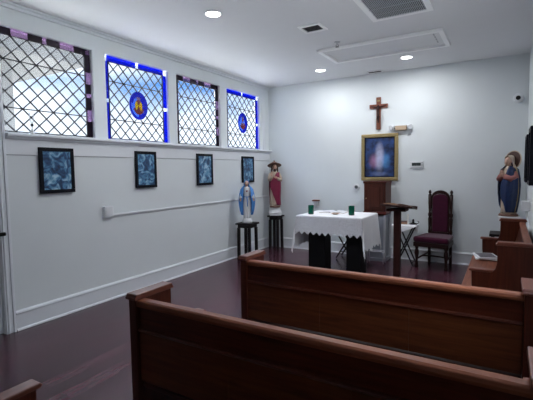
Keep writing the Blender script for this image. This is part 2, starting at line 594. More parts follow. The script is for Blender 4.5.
def window(i, y0, y1, kind):
    root = MB()
    # frame lining the opening
    f = 0.005
    root.box(-0.11, -0.006, y0, y0 + f, ZS, ZT).box(-0.11, -0.006, y1 - f, y1, ZS, ZT)
    root.box(-0.11, -0.006, y0 + f, y1 - f, ZT - f, ZT).box(-0.11, -0.006, y0 + f, y1 - f, ZS, ZS + 0.012)
    w = tag(root.build('window_%d' % i, TRIM), 'leaded window %d along the left wall' % i, 'window', kind='structure')
    a0, a1, b0, b1 = y0 + f, y1 - f, ZS + 0.012, ZT - f
    bw, bt, bb = 0.066, 0.066, 0.010
    iy0, iy1, iz0, iz1 = a0 + (bw if i > 1 else 0.025), a1 - bw, b0 + bb, b1 - bt
    MB().box(GX - 0.002, GX + 0.002, iy0, iy1, iz0, iz1).build('glass_pane', PANE, w)
    mb = MB()
    def seg(mi, ya, yb, za, zb):
        mb.mi = mi
        mb.box(GX - 0.003, GX + 0.003, ya, yb, za, zb)
    if kind == 'blue':
        ym, zm, q = (a0 + a1) / 2, (b0 + iz1) / 2, 0.022
        wq = MB()
        def wsq(ya, yb, za, zb):
            wq.box(GX - 0.003, GX + 0.003, ya, yb, za, zb)
        g = bw * 0.75
        seg(0, a0 + g, ym - q, iz1, b1); seg(0, ym + q, a1 - g, iz1, b1)
        wsq(a0, a0 + g, iz1, b1); wsq(a1 - g, a1, iz1, b1); wsq(ym - q, ym + q, iz1, b1)
        for ya, yb in ((a0, iy0), (iy1, a1)):
            seg(0, ya, yb, b0, zm - q); seg(0, ya, yb, zm + q, iz1); wsq(ya, yb, zm - q, zm + q)
        seg(0, iy0, iy1, b0, iz0)
        mb.build('border_glass', [BLUEG], w)
        wq.build('corner_square', WHITEG, w)
    else:
        # alternating purple and pink pieces
        n = 7
        pat = [0, 1, 0, 1, 0, 1, 0]
        wid = [0.20, 0.17, 0.15, 0.05, 0.15, 0.17, 0.20]
        tot = sum(wid); y = a0
        for mi, ww in zip(pat, wid):
            L = (a1 - a0) * ww / tot
            seg(mi, y, y + L, iz1, b1); y += L
        seg(1, a1 - 0.05, a1, b1 - 0.055, b1 + 0.0)
        for ya, yb in ((a0, iy0), (iy1, a1)):
            z = iz1
            for mi, ww in zip([0, 1, 0, 1, 0, 1, 0], [0.20, 0.14, 0.12, 0.05, 0.15, 0.14, 0.20]):
                L = (iz1 - b0) * ww
                seg(mi, ya, yb, z - L, z); z -= L
        seg(0, iy0, iy1, b0, iz0)
        mb.build('border_glass', [PURPG, PINKG], w)
    # lead lattice
    cy, cz, ry, rz = (y0 + y1) / 2 - 0.0, 2.283, 0.145, 0.172
    mb = MB()
    def bar(P, Q, wd=0.0052):
        P, Q = Vector((GX + 0.001, *P)), Vector((GX + 0.001, *Q))
        d = (Q - P).normalized()
        s = Vector((1, 0, 0)).cross(d) * wd
        e = Vector((0.006, 0, 0))
        v = [mb.bm.verts.new(p) for p in (P - s - e, P + s - e, Q + s - e, Q - s - e, P - s + e, P + s + e, Q + s + e, Q - s + e)]
        for fc in ((0, 1, 2, 3), (7, 6, 5, 4), (0, 4, 5, 1), (1, 5, 6, 2), (2, 6, 7, 3), (3, 7, 4, 0)):
            mb._face([v[j] for j in fc])
    dw, dh = (iy1 - iy0) / 6.0, (iz1 - iz0) / 6.0
    for sgn in (1, -1):
        for k in range(-14, 15):
            yk = iy0 + k * dw
            r = clip_line(yk, iz0, dw, sgn * dh, iy0, iy1, iz0, iz1) if sgn > 0 else clip_line(yk, iz1, dw, -dh, iy0, iy1, iz0, iz1)
            zz = iz0 if sgn > 0 else iz1
            if not r: continue
            ts = [r]
            if kind == 'blue':
                A = (dw / ry) ** 2 + (dh / rz) ** 2
                u, v = (yk - cy) / ry, (zz - cz) / rz
                B = 2 * (u * dw / ry + v * sgn * dh / rz)
                Cc = u * u + v * v - 1
                disc = B * B - 4 * A * Cc
                if disc > 0:
                    q0, q1 = (-B - disc ** 0.5) / (2 * A), (-B + disc ** 0.5) / (2 * A)
                    ts = [(r[0], min(q0, r[1])), (max(q1, r[0]), r[1])]
            for (t0, t1) in ts:
                if t1 - t0 > 0.03:
                    bar((yk + dw * t0, zz + sgn * dh * t0), (yk + dw * t1, zz + sgn * dh * t1))
    for fr in (0.25, 0.75):
        bar((iy0, iz0 + (iz1 - iz0) * fr), (iy1, iz0 + (iz1 - iz0) * fr), 0.005)
    for (P, Q) in (((iy0, iz0), (iy0, iz1)), ((iy1, iz0), (iy1, iz1)), ((iy0, iz1), (iy1, iz1)), ((iy0, iz0), (iy1, iz0))):
        bar(P, Q, 0.004)
    mb.build('lead_lattice', LEAD, w)
    if kind == 'blue':
        # round medallion: blue rim and a mosaic of coloured glass
        md = MB()
        N = 32
        def ell(s, j, dx=0.0):
            a = 2 * PI * j / N
            return (GX + 0.009 + dx, cy + ry * s * math.cos(a), cz + rz * s * math.sin(a))
        for s0, s1, mi in ((0.80, 1.0, 0), (0.62, 0.80, 1), (0.40, 0.62, 2), (0.2, 0.40, 3), (0.0, 0.2, 3)):
            for j in range(N):
                ang = (j + 0.5) / N * 2 * PI
                m2 = mi
                if mi == 1: m2 = 0 if math.sin(ang) > 0.2 else (1 if math.cos(ang) < 0 else 0)
                if mi == 2: m2 = 2 if (math.sin(ang) < -0.4) else (1 if math.cos(ang) < -0.3 else (0 if math.cos(ang) > 0.45 else 4))
                if mi == 3: m2 = 3 if math.cos(ang * 2) > -0.5 else 2
                if i == 4 and m2 == 3: m2 = 1 if math.sin(ang) > 0 else 4
                md.mi = m2
                P = [ell(s0, j), ell(s1, j), ell(s1, j + 1), ell(s0, j + 1)]
                Q = [ell(s0, j, 0.004), ell(s1, j, 0.004), ell(s1, j + 1, 0.004), ell(s0, j + 1, 0.004)]
                vs = [md.bm.verts.new(p) for p in P]
                us = [md.bm.verts.new(p) for p in Q]
                if s0 == 0:
                    md._face(vs[1:]); md._face(us[1:][::-1])
                else:
                    md._face(vs); md._face(us[::-1])
                md._face([vs[1], vs[2], us[2], us[1]])
        md.build('medallion', [BLUEG, SKYG, REDG, YELG, PINKG], w)
    return w

mb = MB()  # unseen window added to side-light the pew ends and left wall
f_ = 0.05
mb.box(W + 0.02, W + 0.09, RY0, RY1, RZ0, RZ0 + f_).box(W + 0.02, W + 0.09, RY0, RY1, RZ1 - f_, RZ1)
for ya in (RY0, (RY0 + RY1 - f_) / 2, RY1 - f_):
    mb.box(W + 0.02, W + 0.09, ya, ya + f_, RZ0 + f_, RZ1 - f_)
w5 = tag(mb.build('window_5', TRIM), 'plain unseen window added in the right wall for side light', 'window', kind='structure')
for ya, yb in ((RY0 + f_, (RY0 + RY1 - f_) / 2), ((RY0 + RY1 + f_) / 2, RY1 - f_)):
    MB().box(W + 0.052, W + 0.056, ya, yb, RZ0 + f_, RZ1 - f_).build('glass_pane', PANE, w5)
for i, ((a, b), k) in enumerate(zip(WIN, ('purple', 'blue', 'purple', 'blue'))):
    window(i + 1, a, b, k)

# ------------------------------------------------------------------ outside
tag(MB().box(-40, 40, -30, 40, -0.6, -0.5).build('paving', BOUNCE_PAVING), 'unseen paving outside, kept pale to bounce light indoors', 'ground', kind='structure')
nh = thing('neighbor_house', 'grey house with overhanging roof seen through the leftmost window', 'house', (-5.2, 2.0, -0.5))
MB().box(-4, 0, -6, 2.75, 0, 4.35).build('siding_wall', SIDING, nh)
MB().prism([(-4.6, 4.352), (0.9, 4.352), (0.9, 4.6), (-1.9, 6.2), (-4.6, 4.6)], -6.5, 3.9, 1).build('roof', ROOF, nh)

# ------------------------------------------------------------------ pews
def pew(name, label, loc, rz, L, tall=0.24, arm=0.51, seat=0.49, npanel=3, zt=0.85, za=0.628, lean=0.03, seat_tone=None):
    """origin: rear left floor corner; length +x, front +y"""
    t = thing(name, label, 'pew', loc, rz, 'wooden church pews')
    e = 0.05
    def endpanel(x0):
        prof = [(0, 0), (arm + 0.01, 0), (arm - 0.005, 0.10), (arm - 0.03, 0.30), (arm - 0.015, 0.52), (arm - 0.012, za)]
        prof += [(tall + 0.04, za), (tall + 0.012, za + 0.03), (tall, za + 0.08), (tall, zt), (0, zt)]
        p = MB().prism(prof, x0, x0 + e, 0).build('end_panel', PEW_Z, t, bevel=0.004)
        c = MB()
        c.prism([(-0.010, zt), (tall + 0.012, zt), (tall + 0.014, zt + 0.010), (tall + 0.004, zt + 0.018), (tall, zt + 0.030), (-0.002, zt + 0.030), (-0.006, zt + 0.018), (-0.014, zt + 0.010)], x0 - 0.010, x0 + e + 0.010, 0)
        c.build('cap', PEW_CAP, p, bevel=0.005)
        c = MB()
        c.prism([(tall + 0.035, za), (arm, za), (arm + 0.012, za + 0.010), (arm, za + 0.022), (tall + 0.022, za + 0.022)], x0 - 0.008, x0 + e + 0.008, 0)
        c.build('armrest_cap', PEW_CAP, p, bevel=0.005)
        return p
    endpanel(0); endpanel(L - e)
    x0, x1 = e + 0.001, L - e - 0.001
    # rounded top rail
    MB().prism([(0.004, 0.818), (0.002, 0.832), (0.006, 0.845), (0.016, 0.851), (0.050, 0.851), (0.060, 0.845), (0.064, 0.832), (0.062, 0.818)], x0, x1, 0).build('top_rail', PEW_LIT, t, smooth=False, bevel=0.003)
    MB().prism([(0.022, 0.700), (0.022, 0.818), (0.050, 0.818), (0.050 + lean * 0.3, 0.700)], x0, x1, 0).build('upper_back', PEW_X, t)
    n = npanel
    w = (x1 - x0) / n
    for k in range(n):
        MB().prism([(0.016, 0.444), (0.016, 0.700), (0.050 + lean * 0.3, 0.700), (0.050 + lean, 0.444)], x0 + k * w + 0.0002, x0 + (k + 1) * w - 0.0002, 0).build('back_panel', PEW_PANEL, t, bevel=0.002)
    MB().prism([(0.010, 0.694), (0.006, 0.700), (0.010, 0.708), (0.0215, 0.712), (0.0215, 0.7005), (0.0155, 0.7), (0.0155, 0.694)], x0, x1, 0).build('back_moulding', PEW_X, t)
    MB().prism([(0.03, 0.405), (seat, 0.425), (seat + 0.012, 0.435), (seat + 0.006, 0.448), (0.30, 0.440), (0.03, 0.425)], x0, x1, 0).build('seat', seat_tone or PEW_X, t, bevel=0.003)
    MB().box(x0 + 0.001, x1 - 0.001, seat - 0.06, seat - 0.035, 0.30, 0.424).build('seat_apron', PEW_X, t)
    MB().box(x0 + (x1 - x0) / 2 - 0.02, x0 + (x1 - x0) / 2 + 0.02, 0.05, seat - 0.062, 0, 0.404).build('centre_support', PEW_Z, t)
    return t

pew('pew', 'long brown pew in middle row, its back in front of the altar', (2.335, 2.262, 0), 0, 1.712)
pew('pew', 'nearest full brown pew back, across the bottom right', (2.335, 1.302, 0), 0, 1.705)
pew('pew', 'brown pew of which only an armrest end shows at bottom left', (2.30, 0.335, 0), 0, 1.745)
# side pew along the right wall, its front to the left
pew('pew', 'side pew along the right wall holding magazines on its seat', (4.105, 3.62, 0), PI / 2, 1.72, tall=0.245, arm=0.437, seat=0.505, lean=0.09, seat_tone=PEW_LIT)  # seat takes the lightened wood, painted as if lit

# magazines on the side pew
def magazine(x, y, z, rz, label):
    m = thing('magazine', label, 'magazine', (x, y, z), rz, 'magazines on the side pew')
    MB().box(-0.105, 0.105, -0.14, 0.14, 0, 0.014).build('pages', PAPER, m, bevel=0.002)
    MB().box(-0.085, 0.085, -0.12, 0.12, 0.0142, 0.0152).build('cover_print', PRINT, m)
magazine(3.72, 5.10, 0.4490, 0.15, 'white magazine lying at the bottom on side pew seat')
magazine(3.73, 5.09, 0.4645, 0.30, 'white magazine with dark cover on top of the pew stack')

# ------------------------------------------------------------------ pictures on the left wall
def wall_picture(y0, y1, z0, z1, label, seed, right=False, group=None):
    yc, zc = (y0 + y1) / 2, (z0 + z1) / 2
    hy, hz = (y1 - y0) / 2, (z1 - z0) / 2
    t = thing('framed_picture', label, 'picture', (0.0115 if not right else W - 0.0, yc - (0.012 if not right else 0), zc), 0 if not right else PI, group)
    fw = 0.036
    mb = MB()
    for (a, b, c, d) in ((-hy, hy, hz - fw, hz), (-hy, hy, -hz, -hz + fw), (-hy, -hy + fw, -hz + fw, hz - fw), (hy - fw, hy, -hz + fw, hz - fw)):
        mb.box(0.0, 0.055 if right else 0.022, a, b, c, d)
    mb.build('frame', BLACKFR, t, bevel=0.003)
    pm = picture_mat('station_print_%d' % seed, seed, [(0.30, (0.008, 0.022, 0.06)), (0.45, (0.025, 0.085, 0.20)), (0.55, (0.09, 0.25, 0.42)), (0.70, (0.40, 0.58, 0.70))], 13)
    MB().box(0.004, 0.016, -hy + fw, hy - fw, -hz + fw, hz - fw).build('print', pm, t)
    return t
G = 'blue toned pictures along the left wall'
wall_picture(2.238, 2.600, 1.268, 1.720, 'black framed blue picture nearest the door, first of four', 1, group=G)
wall_picture(3.412, 3.752, 1.268, 1.722, 'black framed blue picture below the first blue bordered window', 2, group=G)
wall_picture(4.545, 4.912, 1.256, 1.722, 'black framed blue picture below the third window', 3, group=G)
wall_picture(5.712, 6.085, 1.256, 1.708, 'black framed blue picture behind the blue mantled statue', 4, group=G)
wall_picture(5.30, 5.72, 1.29, 1.82, 'black framed picture at right edge, nearer the corner statue', 5, True, 'pictures on the right wall')
wall_picture(4.45, 4.85, 1.29, 1.84, 'black framed picture cut off by the right photo edge', 6, True, 'pictures on the right wall')

# ------------------------------------------------------------------ socket box and raceway
t = thing('junction_box', 'white surface box on the left wall at start of the cable cover', 'electrical box', (-0.0015, 2.985, 1.022))
MB().box(0, 0.045, -0.058, 0.058, -0.062, 0.062).build('housing', PLASTIC, t, bevel=0.006)
MB().box(0.045, 0.049, -0.045, 0.045, -0.05, 0.05).build('cover_plate', PLASTIC, t, bevel=0.002)
mb = MB().box(-0.0015, 0.017, 3.045, 6.62, 0.965, 0.987)
tag(mb.build('cable_cover', PLASTIC, bevel=0.003), 'thin white cable cover running along the left wall', 'cable cover')

# little candlestick on the ledge
t = thing('candlestick', 'small clear candlestick with dark knob on the window ledge', 'candlestick', (0.03, 2.175, ZS - 0.001))
MB().lathe([(0.026, 0), (0.026, 0.006), (0.014, 0.02), (0.009, 0.05), (0.007, 0.075)], n=16).build('foot', PLASTER, t, smooth=True)
MB().lathe([(0.006, 0.075), (0.014, 0.083), (0.014, 0.094), (0.006, 0.102)], n=14).build('knob', IRON, t, smooth=True)
mb = MB()
for s in (-1, 1):
    mb.tube([(0, 0, 0.10), (0, 0.012 * s, 0.12), (0, 0.018 * s, 0.17), (0, 0.014 * s, 0.21)], 0.0035, 8)
mb.build('prong', PLASTER, t, smooth=True)

# ------------------------------------------------------------------ statues and their stands
def head(mb, c, h, skin=0, eyes=1, lips=2):
    """head of height h centred at c, facing -y"""
    def fn(p):
        p = p.copy()
        if p.z < 0:
            p.x *= 1 - 0.30 * (-p.z) ** 1.2
            p.y *= 1 - 0.10 * (-p.z)
        if p.y < -0.6 and abs(p.x) < 0.35 and -0.45 < p.z < 0.15:
            p.y -= 0.22 * (1 - abs(p.x) / 0.35) * max(0, 1 - abs(p.z + 0.2) / 0.35)
        return p
    mb.mi = skin
    c = Vector(c)
    mb.ball(c, 0.37 * h, 0.43 * h, 0.5 * h, 24, 18, fn)
    for s in (-1, 1):
        mb.mi = eyes
        mb.ball(c + Vector((s * 0.145 * h, -0.375 * h, 0.02 * h)), 0.055 * h, 0.03 * h, 0.03 * h, 8, 6)
        mb.ball(c + Vector((s * 0.145 * h, -0.385 * h, 0.11 * h)), 0.075 * h, 0.02 * h, 0.012 * h, 8, 6)
        mb.mi = skin
        mb.ball(c + Vector((s * 0.37 * h, 0.02 * h, -0.02 * h)), 0.04 * h, 0.07 * h, 0.11 * h, 8, 6)
    mb.mi = lips
    mb.ball(c + Vector((0, -0.375 * h, -0.25 * h)), 0.085 * h, 0.03 * h, 0.025 * h, 10, 6)
    mb.mi = skin

def hand(mb, w, d, n, L, side=1, curl=0.25):
    """w wrist, d pointing direction, n palm normal, L hand length"""
    w, d, n = Vector(w), Vector(d).normalized(), Vector(n).normalized()
    a = d.cross(n).normalized() * side
    palm = [w, w + d * L * 0.2, w + d * L * 0.48]
    mb.tube([palm[0] - d * L * 0.1, palm[0], palm[1], palm[2]], lambda q: L * (0.13 + 0.08 * math.sin(PI * min(1, q))), 10)
    for k, (off, ln) in enumerate(((-0.165, 0.40), (-0.055, 0.48), (0.055, 0.46), (0.165, 0.34))):
        b = w + d * L * 0.46 + a * L * off
        p1 = b + d * L * ln * 0.5 + n * L * curl * 0.06
        p2 = p1 + d * L * ln * 0.5 + n * L * curl * 0.3
        mb.tube([b - d * L * 0.1, b, p1, p2], L * 0.062, 8, L * 0.042)
    b = w + d * L * 0.12 - a * L * 0.12
    mb.tube([b, b + d * L * 0.18 - a * L * 0.13, b + d * L * 0.38 - a * L * 0.16], L * 0.07, 8, L * 0.05)

def statue_robed_blue(loc, rz):
    """open-armed figure in a sky-blue mantle, 0.70 tall"""
    t = thing('statue', 'white robed statue in sky blue mantle with a red heart', 'statue', loc, rz, 'painted religious statues')
    # rock base
    mb = MB()
    mb.lathe([(0.082, 0), (0.085, 0.02), (0.078, 0.045), (0.062, 0.068), (0.03, 0.085), (0.0, 0.09)], n=22)
    mb.build('base', PLASTER, t, smooth=True)
    # dress
    mb = MB()
    F = 0.12
    mb.loft([(0.072, 0, 0, 0.060, 0.052, F, 9, 0), (0.12, 0, 0, 0.058, 0.05, F, 9, 0), (0.24, 0, 0, 0.060, 0.05, F, 9, 0.2), (0.36, 0, 0, 0.056, 0.046, F * .8, 9, 0.4),
             (0.43, 0, 0, 0.048, 0.04, F * .5, 9, 0.4), (0.50, 0, -0.004, 0.054, 0.045, .02, 9, 0), (0.55, 0, 0, 0.060, 0.042, .01, 9, 0), (0.575, 0, 0, 0.048, 0.034, 0, 9, 0), (0.592, 0, 0, 0.022, 0.022, 0, 9, 0)], 54)
    mb.build('dress', PLASTER, t, smooth=True)
    mb = MB()
    mb.tube([(-0.05, -0.03, 0.43), (0, -0.048, 0.425), (0.05, -0.03, 0.43)], 0.006, 8)
    mb.tube([(0.0, -0.049, 0.425), (0.006, -0.058, 0.34), (0.004, -0.056, 0.27)], 0.007, 8)
    mb.build('sash', SKYC, t, smooth=True)
    # head, neck and hands
    mb = MB()
    mb.tube([(0, 0, 0.57), (0, 0, 0.60), (0, -0.004, 0.625)], 0.02, 12)
    head(mb, (0, -0.006, 0.647), 0.092)
    mb.build('head', [SKINC, EYES, LIPS], t, smooth=True)
    for s in (-1, 1):
        mb = MB()
        hand(mb, (s * 0.098, -0.050, 0.405), (s * 0.25, -0.35, -0.9), (0, -1, 0.4), 0.060, s, 0.2)
        mb.build('hand', SKINC, t, smooth=True)
    # sleeves
    for s in (-1, 1):
        mb = MB()
        mb.tube([(s * 0.05, 0, 0.555), (s * 0.075, 0.0, 0.50), (s * 0.090, -0.015, 0.45), (s * 0.100, -0.048, 0.405)], lambda q: 0.020 + 0.010 * q, 14)
        mb.build('sleeve', PLASTER, t, smooth=True)
    # mantle over the head, open in front, falling to a point on both sides
    mb = MB()
    n = 48
    rows = [(0.700, 0.008, 0.018, 0.022, 0.0), (0.694, 0.008, 0.036, 0.042, 0.6), (0.672, 0.010, 0.045, 0.050, 1.5), (0.645, 0.012, 0.046, 0.050, 2.0), (0.615, 0.010, 0.046, 0.048, 2.0), (0.588, 0.004, 0.074, 0.050, 1.1),
            (0.55, 0, 0.100, 0.060, 0.72), (0.48, 0, 0.117, 0.070, 0.74), (0.42, 0, 0.126, 0.090, 0.74), (0.36, 0, 0.130, 0.090, 0.80), (0.28, 0, 0.126, 0.078, 0.95), (0.20, 0, 0.112, 0.064, 1.03), (0.13, 0, 0.092, 0.058, 1.15)]
    R = []
    for j, (z, cy, rx, ry, op) in enumerate(rows):
        row = []
        half = 0.30 + op * 0.40
        for i in range(n + 1):
            a = -PI / 2 + half + (2 * PI - 2 * half) * i / n
            f = 1 + (0.07 * math.cos(13 * a + j * 0.15) if j > 5 else 0)
            edge = min(i, n - i) / n
            # the hem rises toward the back and front so the sides hang lowest
            row.append(mb.bm.verts.new((rx * f * math.cos(a), cy + ry * f * math.sin(a), z)))
        R.append(row)
    for j in range(len(R) - 1):
        for i in range(n):
            mb._face([R[j][i], R[j][i + 1], R[j + 1][i + 1], R[j + 1][i]])
    mb._face(R[0])
    mb.build('mantle', SKYC, t, smooth=True, solid=0.006)
    # heart
    mb = MB()
    mb.ball((-0.006, -0.047, 0.524), 0.009, 0.006, 0.010, 10, 8)
    mb.ball((0.006, -0.047, 0.524), 0.009, 0.006, 0.010, 10, 8)
    mb.ball((0, -0.046, 0.515), 0.009, 0.006, 0.013, 10, 8)
    mb.build('heart', REDC, t, smooth=True)
    return t

def statue_red_mantle(loc, rz):
    """bearded figure, cream robe and crimson wrap, broad brimmed halo; 0.90 tall"""
    t = thing('statue', 'bearded statue in cream robe and crimson wrap with broad brown halo', 'statue', loc, rz, 'painted religious statues')
    mb = MB()
    mb.prism([(-0.105, -0.085), (0.105, -0.085), (0.105, 0.085), (-0.105, 0.085)], 0, 0.05, 2)
    mb.loft([(0.05, 0, 0, 0.128, 0.10, 0, 4, 0), (0.075, 0, 0, 0.110, 0.088, 0, 4, 0), (0.11, 0, 0, 0.100, 0.08, 0, 4, 0), (0.135, 0, 0, 0.110, 0.088, 0, 4, 0), (0.145, 0, 0, 0.112, 0.09, 0, 4, 0)], 28)
    mb.build('pedestal', CREAM if False else PLASTER, t, smooth=False, bevel=0.004)
    z0 = 0.145
    mb = MB()
    mb.lathe([(0.098, z0), (0.100, z0 + 0.012), (0.092, z0 + 0.028), (0.0, z0 + 0.030)], n=24)
    mb.build('ground', BROWNC, t, smooth=True)
    F = 0.10
    mb = MB()
    mb.loft([(z0 + 0.025, 0, 0, 0.092, 0.074, F, 8, 0), (z0 + 0.08, 0, 0, 0.086, 0.070, F, 8, 0.1), (z0 + 0.22, 0, 0, 0.082, 0.066, F, 8, 0.2), (z0 + 0.36, 0, 0, 0.080, 0.062, F * .8, 8, 0.3),
             (z0 + 0.47, 0, 0, 0.074, 0.058, F * .5, 8, 0.3), (z0 + 0.56, 0, 0, 0.080, 0.060, .02, 8, 0), (z0 + 0.62, 0, 0, 0.084, 0.054, .01, 8, 0), (z0 + 0.652, 0, 0, 0.064, 0.042, 0, 8, 0), (z0 + 0.67, 0, 0, 0.028, 0.028, 0, 8, 0)], 56)
    mb.build('robe', CREAM, t, smooth=True)
    # crimson wrap: covers the figure's left (image right) shoulder, sweeping across the front
    mb = MB()
    n = 40
    rows = []
    for j in range(15):
        q = j / 14.0
        z = z0 + 0.645 - q * 0.60
        rx = 0.090 + 0.012 * math.sin(PI * min(1, q * 1.3)) + 0.016 * q
        ry = 0.066 + 0.012 * math.sin(PI * min(1, q * 1.3)) + 0.020 * q
        # front edge travels: at the waist it reaches the figure's right, lower down only the left side
        if q < 0.35:
            st = -PI / 2 + 0.35 - 1.5 * (q / 0.35)
        else:
            st = -PI / 2 - 1.15 + 1.45 * ((q - 0.35) / 0.65)
        en = PI * 0.85 + 0.25 * q
        rows.append([mb.bm.verts.new((rx * (1 + 0.065 * math.cos(11 * a + 3 * q)) * math.cos(a), ry * (1 + 0.065 * math.cos(11 * a + 3 * q)) * math.sin(a), z)) for a in [st + (en - st) * i / n for i in range(n + 1)]])
    for j in range(14):
        for i in range(n):
            mb._face([rows[j][i], rows[j][i + 1], rows[j + 1][i + 1], rows[j + 1][i]])
    mb.build('mantle', REDC, t, smooth=True, solid=0.006)
    mb = MB()
    mb.tube([(0, 0, z0 + 0.65), (0, 0, z0 + 0.685), (0, -0.004, z0 + 0.71)], 0.026, 12)
    hc = Vector((0, -0.008, z0 + 0.738))
    head(mb, hc, 0.118)
    mb.build('head', [SKINC, EYES, LIPS], t, smooth=True)
    mb = MB()
    hand(mb, (-0.070, -0.085, z0 + 0.585), (0.15, -0.15, 1.0), (0, -1, 0.1), 0.085, 1, 0.15)
    mb.build('hand', SKINC, t, smooth=True)
    mb = MB()
    hand(mb, (0.045, -0.082, z0 + 0.535), (-0.85, -0.1, 0.45), (0, 1, 0), 0.085, 1, 0.2)
    mb.build('hand', SKINC, t, smooth=True)
    for s, pts, m in ((-1, [(-0.072, 0, z0 + 0.625), (-0.10, -0.005, z0 + 0.55), (-0.105, -0.035, z0 + 0.51), (-0.072, -0.085, z0 + 0.58)], CREAM), (1, [(0.072, 0, z0 + 0.625), (0.108, -0.005, z0 + 0.54), (0.105, -0.04, z0 + 0.50), (0.048, -0.082, z0 + 0.532)], CREAM)):
        mb = MB()
        mb.tube(pts, lambda q: 0.032 - 0.004 * q, 14)
        mb.build('sleeve', m, t, smooth=True)
    mb = MB()
    mb.ball(hc + Vector((0, 0.020, 0.018)), 0.056, 0.052, 0.058, 18, 14)
    for s in (-1, 1):
        mb.tube([hc + Vector((s * 0.040, 0.0, 0.03)), hc + Vector((s * 0.050, 0.004, -0.03)), hc + Vector((s * 0.056, 0.008, -0.075)), hc + Vector((s * 0.058, 0.0, -0.105))], lambda q: 0.021 - 0.008 * q, 10)
    mb.ball(hc + Vector((0, -0.034, -0.052)), 0.028, 0.020, 0.030, 12, 10)
    mb.build('hair', HAIRB, t, smooth=True)
    # broad halo, like a shallow cone with spike on top
    Mx = Matrix.Rotation(-0.35, 3, 'X')
    mb = MB()
    mb.lathe([(0.124, 0.0), (0.130, 0.004), (0.118, 0.014), (0.072, 0.040), (0.045, 0.062), (0.020, 0.072), (0.012, 0.088), (0.006, 0.108), (0.0, 0.112), ], hc + Vector((0, 0.030, 0.030)), 28, Mx)
    mb.build('halo', BROWNC, t, smooth=True)
    mb = MB()
    mb.ball((0.0, -0.078, z0 + 0.575), 0.014, 0.010, 0.018, 10, 8)
    mb.build('heart', REDC, t, smooth=True)
    return t

